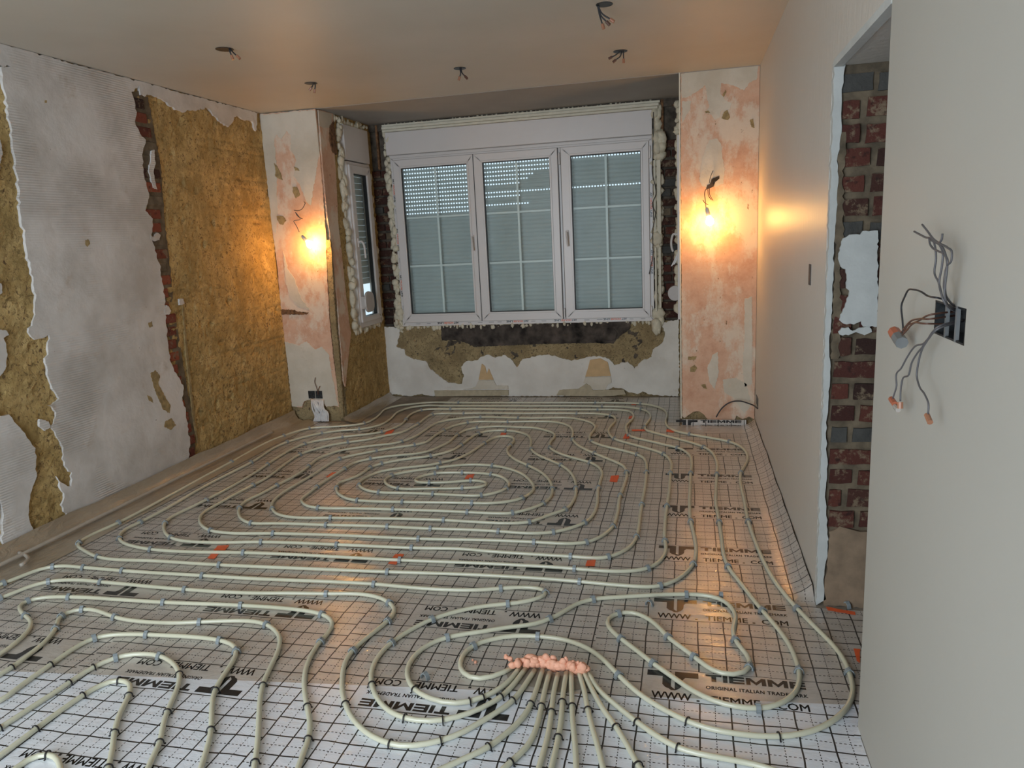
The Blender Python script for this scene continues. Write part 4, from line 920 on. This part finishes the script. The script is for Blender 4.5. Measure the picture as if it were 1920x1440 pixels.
PATHS.append(pipe(sC, 'cream pipe making a hairpin above the salmon foam and leaving at far left'))
sD = [(1002,1257),(977,1295),(963,1313),(935,1334),(900,1354),(867,1374),(830,1388),(800,1396),(767,1400),(735,1396),(710,1388),(685,1372),(662,1349),(647,1320),(641,1292),(642,1265),(647,1240),(660,1220),(680,1202),(705,1182),(727,1165),(738,1154),(740,1142),(732,1130),(712,1120),(680,1114),(612,1113),(540,1112),(480,1112),(347,1105),(190,1091),(140,1087),(92,1090),(62,1097),(25,1112),(0,1121),(-60,1145)]
PATHS.append(pipe(sD, 'cream pipe bowing widest around the left of the salmon foam bundle'))
sE = [(-60,1262),(-20,1240),(0,1227),(30,1205),(50,1187),(59,1172),(57,1162),(47,1154),(37,1143),(37,1132),(50,1126),(82,1120),(130,1119),(220,1124),(307,1129),(452,1135),(530,1140),(580,1146),(605,1151),(621,1161),(625,1175),(616,1187),(600,1203),(585,1225),(575,1247),(570,1275),(572,1305),(578,1335),(582,1372),(574,1400),(562,1430),(550,1470)]
PATHS.append(pipe(sE, 'cream pipe arching across the left foreground, fourth bow right of the frame edge'))
sF = [(-60,1300),(0,1265),(25,1250),(50,1231),(77,1210),(97,1190),(107,1172),(112,1156),(135,1144),(157,1140),(172,1142),(190,1147),(215,1157),(237,1162),(275,1166),(325,1168),(375,1166),(425,1164),(480,1165),(500,1170),(517,1182),(526,1200),(522,1220),(512,1242),(500,1265),(492,1285),(487,1317),(485,1355),(483,1392),(478,1430),(472,1470)]
PATHS.append(pipe(sF, 'cream pipe with a wavy top in the left foreground'))
sG = [(-60,1340),(0,1315),(37,1287),(95,1246),(137,1217),(175,1196),(207,1190),(250,1189),(325,1192),(375,1195),(412,1200),(435,1207),(446,1218),(442,1232),(430,1251),(415,1272),(402,1296),(397,1330),(396,1367),(391,1396),(382,1422),(368,1470)]
PATHS.append(pipe(sG, 'third nested cream pipe arch from the corner in the left foreground'))
sH = [(-60,1400),(0,1365),(50,1332),(100,1300),(130,1280),(172,1252),(195,1240),(220,1231),(250,1226),(275,1225),(300,1229),(322,1240),(335,1256),(337,1273),(330,1297),(320,1320),(312,1337),(305,1362),(300,1392),(284,1425),(265,1470)]
PATHS.append(pipe(sH, 'second nested cream pipe arch from the corner in the left foreground'))
sI = [(-40,1445),(0,1417),(50,1380),(100,1342),(137,1316),(157,1302),(187,1285),(207,1276),(225,1272),(240,1277),(247,1290),(242,1306),(230,1326),(220,1350),(214,1375),(211,1405),(203,1440),(195,1475)]
PATHS.append(pipe(sI, 'innermost narrow cream pipe arch in the left foreground'))
sJ = [(10,1460),(25,1440),(50,1422),(75,1414),(92,1411),(105,1418),(113,1435),(115,1465)]
PATHS.append(pipe(sJ, 'tight pipe bend at the bottom left corner'))
fan = [([(1017,1257),(1005,1295),(995,1322),(977,1350),(947,1377),(915,1402),(885,1416),(860,1427),(800,1455)], 'cream pipe from the foam curving to bottom left, outer of the fan'),
 ([(1030,1262),(1020,1300),(1015,1325),(1007,1362),(995,1392),(975,1415),(955,1430),(930,1455)], 'cream pipe from the foam bending left near the frame bottom'),
 ([(1046,1264),(1037,1305),(1034,1335),(1027,1380),(1017,1417),(1004,1460)], 'pipe dropping almost straight from the foam, left of the middle pair'),
 ([(1062,1262),(1055,1305),(1053,1340),(1050,1367),(1046,1385),(1039,1420),(1028,1460)], 'left pipe of the straight middle pair below the foam'),
 ([(1071,1262),(1072,1305),(1074,1355),(1079,1405),(1081,1460)], 'right pipe of the straight middle pair below the foam'),
 ([(1085,1260),(1095,1292),(1102,1330),(1112,1370),(1124,1410),(1134,1455)], 'pipe leaning slightly right below the foam'),
 ([(1094,1260),(1112,1297),(1132,1332),(1155,1362),(1172,1390),(1197,1435),(1212,1465)], 'pipe slanting right below the foam'),
 ([(1103,1260),(1120,1292),(1155,1322),(1195,1354),(1235,1382),(1272,1403),(1325,1416),(1375,1425),(1412,1432),(1470,1450)], 'rightmost fan pipe sweeping to bottom right')]
for pts, lb in fan: PATHS.append(pipe(pts, lb))
# ------------------------------------------------------------------ clips
def clip_mesh(w, th, barb):
    bm = bmesh.new(); r = PR+0.0022; pr = []
    pr.append((-r-0.007, -0.0085)); pr.append((-r-0.001, -0.0085))
    for i in range(11):
        a = PI+0.15-(PI+0.3)*i/10; pr.append((math.cos(a)*r, math.sin(a)*r))
    pr.append((r+0.001, -0.0085)); pr.append((r+0.007, -0.0085))
    ins = []
    n = len(pr)
    for i in range(n):
        a = Vector(pr[max(i-1, 0)]); b = Vector(pr[min(i+1, n-1)]); d = (b-a).normalized(); nn = Vector((-d.y, d.x)); ins.append(Vector(pr[i])-nn*0+nn*th)
    V = []
    for (p, q) in zip(pr, ins): V.append([bm.verts.new((p[0], -w/2, p[1])), bm.verts.new((p[0], w/2, p[1])), bm.verts.new((q[0], w/2, q[1])), bm.verts.new((q[0], -w/2, q[1]))])
    for a, b in zip(V, V[1:]):
        for k in range(4): bm.faces.new((a[k], a[(k+1) % 4], b[(k+1) % 4], b[k]))
    bm.faces.new(V[0]); bm.faces.new(V[-1])
    if barb:
        box(bm, -0.0035, 0.0035, -w/2, w/2, r+th*0.5, r+th+0.003)
        for s in (-1, 1): box(bm, s*(r+0.0035)-0.002, s*(r+0.0035)+0.002, -w/2, w/2, -0.0085, 0.002)
    bmesh.ops.recalc_face_normals(bm, faces=bm.faces[:])
    me = bpy.data.meshes.new('pipe_clip'); bm.to_mesh(me); bm.free(); return me
CG = clip_mesh(0.016, 0.0038, True); CG.materials.append(M['clip_grey'])
CB = clip_mesh(0.0042, 0.0034, False); CB.materials.append(M['clip_black'])
ALLP = [(p, (b-a)) for path in PATHS for a, p, b in zip(path[:-2], path[1:-1], path[2:])]
def nearest(c):
    best = None; bd = 1e9
    for p, d in ALLP:
        q = (p.x-c.x)**2+(p.y-c.y)**2
        if q < bd: bd = q; best = (p, d)
    return best
def put_clip(px, me, name, label, group):
    p, d = nearest(onfloor(px, 0.0125))
    o = bpy.data.objects.new(name, me); COL.objects.link(o); o.location = p
    o.rotation_euler = (0, 0, math.atan2(d.y, d.x)-PI/2+random.uniform(-0.08, 0.08))
    o['label'] = label; o['category'] = 'clip'; o['group'] = group
grey = [(1388,887),(1202,757),(1203,767),(1146,779),(1209,802),(1176,816),(1293,814),(1368,828),(1318,837),(1270,839),(1243,851),(1197,853),(1152,823),(1175,884),(1212,885),(1258,887),(1295,888),(1344,890),(1166,928),(1204,944),(1251,947),
 (1295,977),(1350,977),(1403,977),(1193,1007),(1247,1014),(1295,1058),(1365,1062),(1216,1066),(1237,1099),(1286,1114),(1495,1141),
 (1077,1065),(1140,1045),(1070,1043),(1087,1090),(938,1103),(953,1132),(1025,1110),(1112,1122),(1032,1160),(1002,1016),(1100,1018),(1147,988),(935,996),(1037,998),(1098,980),(805,990),(833,974),(992,980),(1060,956),(875,960),(962,963),(1018,945),(886,943),(980,934),(813,926),(903,929),(951,915),(747,916),(866,915),(805,904),(882,901),(869,886),(922,890),(815,887),(820,876),(923,873),(991,873),(1035,915),(1077,914),(1121,915),(1052,872),(1107,868),(995,843),(1031,840),(958,836),(1073,823),(1115,850),(1105,828),(910,831),
 (447,952),(470,980),(507,955),(597,951),(622,970),(615,984),(737,955),(725,986),(754,941),(514,1000),(490,1016),(633,1022),(770,1027),(457,1036),(412,1059),(753,1050),(728,1072),(702,1095),(612,1113),(732,1130),(785,1010),(631,914),(670,938),(672,910),(711,923),(475,910),(519,910),(595,912),(578,874),(562,852),(637,860),(644,880),(709,845),(715,869),(697,876),(695,860),(734,891),
 (434,866),(471,867),(501,870),(532,817),(538,829),(569,832),(580,803),(604,812),(643,818),(652,829),(683,795),(676,804),(715,810),(753,828),(776,834),(832,807),(856,816),(877,792),(897,802),(900,812),(867,833),(807,855),(824,867),(790,770),(810,777),(845,767),(783,795),(761,787),
 (901,784),(970,785),(950,791),(870,775),(949,807),(860,755),(1116,755),(1129,762),(1121,768),(1081,775),
 (222,980),(263,979),(387,937),(146,1018),(183,1045),(224,1010),(283,1030),(309,980),(318,1007),(397,994),(100,1062),(157,1064),(230,1070),(380,1079),(5,1094),(92,1090),(190,1091),(347,1105),(7,1120),(45,1128),(131,1119),(308,1129),(453,1135),(47,1155),(110,1157),(157,1140),(217,1157),(376,1166),(104,1178),(178,1195),(278,1189),(412,1200),(446,1217),(224,1230),(298,1229),
 (602,1150),(600,1203),(500,1170),(727,1165),(662,1218),(733,1205),(809,1161),(835,1195),(883,1211),(1009,1193),(1157,1263),(1160,1149),(1165,1198),(1225,1244),(1253,1195),(1303,1231),(1430,1145),(1376,1197),(1409,1258),(1500,1256),(1593,1262),(1422,1329)]
def grey_place(x, y):
    if y < 772: return 'on the far rows beside the wide window wall'
    if x > 1225 and y < 900: return 'on the coils before the right pier'
    if x > 1190 and y >= 900: return 'on the pipes near the doorway side'
    if y > 1140 and x > 640: return 'on the loops around the salmon foam'
    if x < 640 and y > 1050: return 'on the left foreground arches'
    if y > 1040: return 'on the nearest straight far-floor runs'
    if x < 540: return 'on the coils along the left wall'
    if y < 862 and x < 900: return 'on the slanting coils before the left pier'
    if 690 < x < 960 and 862 <= y <= 940: return 'in the middle of the spiral'
    if x >= 940: return 'on the right-hand bends of the spiral'
    return 'on the left-hand bends of the spiral'
for c_ in grey:
    gp = grey_place(*c_); put_clip(c_, CG, 'pipe_clip', 'grey pipe clip '+gp, 'grey clips '+gp)
black = [(27,1249),(95,1246),(130,1280),(172,1252),(157,1302),(62,1372),(223,1272),(242,1304),(337,1268),(312,1336),(298,1395),(402,1296),(396,1367),(214,1373),(92,1411),(4,1365),(472,1430),(197,1440),(493,1283),(576,1320),(647,1320),(580,1382),(697,1287),(782,1297),(757,1347),(837,1350),(882,1318),(735,1396),(830,1388),(907,1307),(942,1305),(920,1400),(963,1313),(995,1320),(1016,1322),(1034,1333),(1054,1318),(1073,1323),(1102,1328),(1047,1380),(1155,1362),(1195,1353),(952,1431),(1198,1435),(1292,1353),(1276,1404),(1463,1381)]
for c_ in black:
    gp = 'on the left foreground arches' if c_[0] < 620 else 'left of the salmon foam on the wide bows' if c_[0] < 925 else 'on the fan of pipes below the salmon foam'
    put_clip(c_, CB, 'pipe_clip', 'thin black pipe clip '+gp, 'black clips '+gp)
for px_, lb in (((797,1268), 'loose grey clip lying inside the loop left of the foam'), ((1218,1131), 'loose grey clip standing between two pipes right of centre'), ((1352,1116), 'loose grey clip beside the pipe bend at the right'), ((1588,1135), 'loose silvery clip at the doorway sill')):
    o = bpy.data.objects.new('loose_clip', CG.copy()); COL.objects.link(o); o.location = onfloor(px_, 0.012); o.rotation_euler = (0.0, 0, 0.5+px_[0]); o['label'] = lb; o['category'] = 'clip'
# ------------------------------------------------------------------ salmon foam at the pipe bundle
fm = empty('foam_bead', onfloor((1030, 1245)), 'lumpy salmon foam bead sealing the pipe bundle in the floor', 'foam')
keep(foam('foam_body', [onfloor(p, 0.030) for p in [(968, 1245), (995, 1240), (1030, 1243), (1065, 1250), (1100, 1256)]], 0.020, 46, M['pink_foam'], None, (1, 0.8, 0.75), 31), fm)
keep(foam('foam_body', [onfloor(p, 0.040) for p in [(975, 1240), (1010, 1236), (1050, 1240), (1095, 1250)]], 0.013, 26, M['pink_foam'], None, (1, 0.8, 0.9), 32), fm)
keep(foam('foam_tail', [onfloor(p, 0.03) for p in [(948, 1232), (955, 1236), (962, 1240)]], 0.010, 5, M['pink_foam'], None, (1, 0.8, 0.8), 33), fm)
for i, p in enumerate(((886, 1238), (892, 1241), (920, 1345))):
    foam('foam_crumb', [onfloor(p, 0.008), onfloor((p[0]+3, p[1]+1), 0.008)], 0.005, 3, M['pink_foam'], None, (1, 1, 0.7), 40+i, label=['tiny salmon foam crumb inside the left loop', 'second salmon foam crumb beside the first, nearer the bead', 'salmon foam crumb on the lettering left of the fan'][i], category='foam crumb')
slab('film_tear', pxf([(950, 1262), (958, 1238), (1000, 1252), (1050, 1268), (1105, 1275), (1108, 1290), (1060, 1300), (1000, 1290), (952, 1280)]), 'z', 0.003, 0.0006, M['screed'], None, 0.003, 0.02, label='torn dark opening in the film under the salmon foam', category='film tear')
# ------------------------------------------------------------------ orange tape pieces
tapes = [([(408,1024),(430,1023),(422,1034),(399,1035)], 'orange tape square behind a pipe, left middle floor'), ([(396,1040),(411,1039),(402,1049),(389,1048)], 'orange tape square in front of the same pipe, left middle floor'),
 ([(742,1040),(758,1040),(752,1048),(736,1047)], 'orange tape piece centre floor, far side of a pipe'), ([(734,1052),(747,1053),(743,1060),(727,1058)], 'orange tape piece centre floor, near side of a pipe'),
 ([(1101,1052),(1117,1051),(1115,1063),(1098,1063)], 'orange tape square right of centre by the grid'), ([(1146,893),(1161,892),(1157,905),(1143,904)], 'round-cornered orange tape square inside the right coils'),
 ([(876,891),(890,890),(885,899),(871,899)], 'orange tape diamond in the middle of the spiral'), ([(622,887),(631,886),(616,896),(611,895)], 'slanted orange tape sliver on the left coils'),
 ([(727,807),(740,806),(733,815),(720,816)], 'orange tape oval on the far left coils'), ([(940,812),(950,813),(948,817),(938,817)], 'small faded orange tape far centre'),
 ([(1180,781),(1188,780),(1187,785),(1178,786)], 'orange tape dot beside the far right bend'), ([(1173,813),(1180,813),(1180,823),(1168,823)], 'orange tape dot at the start of the red line'),
 ([(1184,806),(1212,806),(1216,809),(1186,809)], 'thin orange tape line in front of the recess'), ([(1250,806),(1268,808),(1262,812),(1249,810)], 'orange tape piece at the right pier corner'),
 ([(1184,756),(1193,756),(1193,760),(1184,760)], 'orange tape dot near the far wall'), ([(1548,1140),(1603,1150),(1604,1156),(1552,1147)], 'wide orange tape strip across the doorway'),
 ([(1600,1219),(1613,1220),(1612,1246),(1606,1242)], 'folded orange tape at the near wall end')]
for q, lb in tapes:
    z_ = 0.0065 if 'doorway' in lb or 'near wall' in lb else 0.0035
    slab('tape_piece', pxf(q), 'z', z_, 0.0005, M['orange_tape'], None, 0.002, 0.02, label=lb, category='tape', group='orange tape pieces on the film')
# ------------------------------------------------------------------ bulbs hanging from bare wires
def lamp(name, bpx, neck, wire, label, Y, YW):
    root = empty(name, ony(bpx, Y), label, 'lamp')
    c = ony(bpx, Y); nk = ony(neck, Y+0.005)
    d = (c-nk).normalized()
    bm = bmesh.new(); prof = [(0.0, 0.012), (0.010, 0.013), (0.022, 0.020), (0.036, 0.028), (0.050, 0.031), (0.064, 0.028), (0.074, 0.020), (0.080, 0.009), (0.081, 0.0005)]
    st = c-d*0.052
    tube(bm, [st+d*(a) for a, r in prof], lambda s: prof[min(int(round(s*(len(prof)-1))), len(prof)-1)][1], 20)
    keep(bm_obj('bulb_glass', bm, M['bulb'], None, True), root)
    prof2 = [(-0.060, 0.006), (-0.052, 0.013), (-0.030, 0.016), (0.0, 0.017), (0.010, 0.016)]
    bm = bmesh.new(); tube(bm, [st+d*a for a, r in prof2], lambda s: prof2[min(int(round(s*(len(prof2)-1))), len(prof2)-1)][1], 16)
    keep(bm_obj('lamp_holder', bm, M['holder'], None, True), root)
    for w_, mt in wire: keep(tube_obj('wire', [ony(p, YW if k_ == 0 and w_ is wire[0][0] else Y+0.02) for k_, p in enumerate(w_)], 0.003, mt, None, 0.01, 6), root)
    return root
lamp('hanging_bulb', (582, 459), (562, 438), [([(570, 378), (571, 384), (566, 392), (558, 395), (551, 394)], M['black_wire']), ([(554, 398), (557, 404), (562, 408), (567, 410)], M['brown_wire']), ([(554, 398), (561, 407), (563, 411), (556, 413), (551, 414), (556, 424), (561, 435)], M['grey_wire'])],
     'lit bulb hanging tilted from loose wires on the left pier', 5.935, 6.05)
lamp('hanging_bulb', (1331, 416), (1326, 394), [([(1338, 343), (1332, 352), (1323, 356), (1321, 364), (1322, 372), (1323, 384), (1324, 393)], M['brown_wire']), ([(1337, 320), (1332, 332), (1330, 343)], M['grey_wire']), ([(1327, 355), (1329, 368), (1334, 375)], M['brown_wire']), ([(1330, 352), (1331, 366), (1337, 376)], M['brown_wire']), ([(1318, 375), (1321, 380), (1328, 384)], M['brown_wire'])],
     'lit bulb hanging straight from wires on the right pier', 5.945, 6.075)
# ------------------------------------------------------------------ ceiling wire outlets
def outlet(p, hole, wires, label):
    q = ray(p); t_ = (H-CAMH)/q[2]; c = Vector((q[0]*t_, q[1]*t_, H))
    root = empty('ceiling_outlet', c, label, 'wire outlet', 'bare ceiling wire outlets')
    bm = bmesh.new(); n = 18
    a = [bm.verts.new((c.x+math.cos(2*PI*i/n)*hole, c.y+math.sin(2*PI*i/n)*hole*1.05, H-0.0025)) for i in range(n)]
    b = [bm.verts.new((v.co.x, v.co.y, H+0.0)) for v in a]
    bm.faces.new(a)
    for i in range(n): bm.faces.new((a[i], a[(i+1) % n], b[(i+1) % n], b[i]))
    keep(bm_obj('hole', bm, M['box_black']), root)
    for w_ in wires:
        pts = [c+Vector(v) for v in w_]
        keep(tube_obj('wire', pts, 0.0042, M['black_wire'], None, 0.008, 6), root)
        e = pts[-1]; d = (pts[-1]-pts[-2]).normalized()
        bm = bmesh.new(); tube(bm, [e-d*0.002, e+d*0.024], 0.0085, 8); keep(bm_obj('connector', bm, M['brown_wire'] if random.random() < 0.4 else M['copper']), root)
outlet((421, 92), 0.050, [[(0.03, 0, 0), (0.035, 0, -0.025), (0.04, 0.0, -0.04)], [(0.035, 0, 0), (0.05, 0, -0.02), (0.075, 0.0, -0.045)]], 'bare wires at a ceiling hole, nearest the left wall plaster')
outlet((583, 156), 0.045, [[(0.02, 0, 0), (0.01, 0, -0.02), (0.0, 0, -0.03)], [(0.03, 0, 0), (0.032, 0, -0.02), (0.025, 0, -0.045)]], 'bare wires at a ceiling hole above the left pier')
outlet((862, 128), 0.042, [[(0.0, 0, 0), (0.004, 0, -0.035), (-0.004, 0, -0.055)], [(0.01, 0, 0), (0.014, 0, -0.03), (0.035, 0, -0.055)]], 'short wire tuft at the middle ceiling hole')
outlet((1133, 8), 0.044, [[(-0.035, 0, 0), (-0.025, 0, -0.05), (-0.012, 0, -0.095)], [(-0.033, 0, 0), (-0.015, 0, -0.04), (0.03, 0, -0.075)], [(-0.03, 0, 0), (-0.02, 0, -0.05), (0.01, 0, -0.085)]], 'long dangling wires at the top edge ceiling hole')
outlet((1163, 96), 0.046, [[(0.02, 0, 0), (0.02, 0, -0.03), (0.02, 0, -0.05)], [(0.01, 0, 0), (0.0, 0, -0.03), (-0.03, 0, -0.05)], [(0.0, 0, 0), (-0.03, 0, -0.02), (-0.055, 0, -0.03)]], 'curled wires at the ceiling hole nearest the right pier')
# ------------------------------------------------------------------ small electrics on the walls
bx = empty('socket_box', (XR, 1.67, 1.365), 'open black double socket box sunk in the near right wall', 'socket box')
keep(boxes('box_back', [(XR+0.045, XR+0.058, by0, by1, bz0, bz1), (XR+0.0, XR+0.05, by0, by0+0.004, bz0, bz1), (XR+0.0, XR+0.05, by1-0.004, by1, bz0, bz1), (XR, XR+0.05, by0, by1, bz0, bz0+0.004), (XR, XR+0.05, by0, by1, bz1-0.004, bz1)], M['box_black']), bx)
for y in (1.632, 1.694): keep(boxes('rail', [(XR-0.001, XR+0.006, y-0.004, y+0.004, bz0, bz1)], M['box_metal']), bx)
XW = 0.485
def wires(name, L, mt, label, conns=()):
    root = empty(name, onx(L[0][0], XR), label, 'wires')
    for w_ in L:
        P = [onx(p, XR-0.005 if i == 0 else XW) for i, p in enumerate(w_)]
        P[0] = P[0]+Vector((0.03, 0, 0))
        keep(tube_obj('wire', P, 0.0021, mt, None, 0.005, 6), root)
    for p, q, mt2, r_ in conns:
        bm = bmesh.new(); tube(bm, [onx(p, XW), onx(q, XW)], r_, 8); keep(bm_obj('connector', bm, mt2), root)
    return root
wires('wire_bundle', [[(1770, 590), (1768, 560), (1760, 530), (1752, 510), (1755, 485), (1753, 462), (1750, 452), (1735, 445), (1714, 434)],
                      [(1768, 590), (1766, 555), (1761, 530), (1766, 500), (1768, 478), (1762, 460), (1755, 455), (1745, 450)],
                      [(1772, 590), (1771, 550), (1773, 510), (1777, 490), (1770, 477), (1757, 470), (1748, 464), (1743, 455), (1742, 445)],
                      [(1771, 590), (1770, 530), (1775, 500), (1784, 487), (1785, 475), (1776, 464), (1765, 458), (1750, 448), (1738, 432), (1729, 421)],
                      [(1772, 585), (1772, 540), (1776, 495), (1768, 465), (1761, 456), (1766, 448), (1767, 438)]], M['grey_wire'], 'dark wires standing up out of the socket box')
wires('wire_bundle', [[(1764, 566), (1755, 558), (1740, 555), (1727, 547), (1713, 543), (1702, 545), (1697, 555), (1690, 575), (1692, 600), (1694, 626)]], M['black_wire'], 'single black wire looping left from the socket box')
wires('wire_bundle', [[(1765, 584), (1745, 590), (1725, 600), (1708, 610), (1698, 622), (1692, 628)], [(1762, 592), (1745, 598), (1722, 598), (1708, 602), (1696, 615), (1690, 624)], [(1760, 608), (1740, 607), (1712, 606), (1700, 612), (1694, 626)]], M['brown_wire'],
      'three brown wires joined in a large orange and grey connector', [((1676, 622), (1684, 633), M['orange_conn'], 0.014), ((1683, 632), (1691, 643), M['box_metal'], 0.0145)])
wires('wire_bundle', [[(1775, 600), (1757, 614), (1744, 630), (1733, 643), (1715, 650), (1702, 668), (1690, 690), (1680, 706), (1681, 722), (1677, 738), (1673, 750)],
                      [(1776, 602), (1758, 617), (1740, 637), (1730, 650), (1718, 665), (1708, 685), (1705, 700), (1692, 712), (1689, 730), (1688, 752)],
                      [(1777, 600), (1755, 617), (1738, 640), (1729, 655), (1722, 680), (1719, 705), (1724, 725), (1734, 740), (1741, 760), (1740, 776)]], M['grey_wire'],
      'three long wires hanging below the box with small clear connectors', [((1671, 748), (1678, 758), M['orange_conn'], 0.007), ((1678, 762), (1684, 769), M['clear_conn'], 0.006), ((1688, 754), (1688, 766), M['copper'], 0.0065), ((1738, 778), (1744, 792), M['copper'], 0.006)])
boxes('socket_slot', [(XR-0.003, XR+0.004, 3.455, 3.505, 1.31, 1.40)], M['box_black'], None, label='narrow dark slot box high on the right wall', category='socket box')
boxes('socket_slot', [(XR-0.003, XR+0.004, 5.80, 5.95, 0.205, 0.275)], M['box_black'], None, label='low black socket box at the foot of the right wall', category='socket box')
tube_obj('cable_loop', [onx((1421, 766), XR-0.002)]+[ony(p, 5.98) for p in [(1405, 757), (1388, 752), (1370, 754), (1356, 763), (1348, 773), (1343, 782)]], 0.0055, M['black_wire'], None, 0.01, 8, label='arched cable bridging the right pier and right wall', category='cable')
sb = empty('socket_box', ony((592, 740), YP-0.02), 'small black double socket box low on the left pier', 'socket box')
a = ony((578, 733), YP-0.025); b = ony((605, 747), YP-0.025)
xm = (a.x+b.x)/2
keep(boxes('box_back', [(a.x, xm-0.004, YP-0.030, YP, b.z, a.z), (xm+0.004, b.x, YP-0.030, YP, b.z, a.z)], M['box_black']), sb)
keep(tube_obj('wire', [ony(p, YP-0.04) for p in [(596, 740), (594, 728), (590, 716), (591, 708)]], 0.003, M['brown_wire'], None, 0.01, 6), sb)
keep(tube_obj('wire', [ony(p, YP-0.04) for p in [(598, 740), (597, 730), (600, 724)]], 0.003, M['brown_wire'], None, 0.01, 6), sb)
bm = bmesh.new(); rnd = random.Random(5)
for i in range(30):
    x0 = 584+rnd.uniform(0, 22); x1 = 590+rnd.uniform(0, 24)
    tube(bm, smooth_path([ony((x0, 749), YP-0.03), ony(((x0+x1)/2-2, 765), YP-0.05-rnd.random()*0.02), ony((x1, 772+rnd.uniform(0, 12)), YP-0.05), ony((x1+rnd.uniform(-4, 2), 790), YP-0.06)], 0.02), 0.005+0.004*rnd.random(), 6)
bm_obj('plastic_drape', bm, M['white_rag'], None, True, label='white shredded plastic hanging from the low left socket box', category='plastic')
print('objects', len(bpy.data.objects))
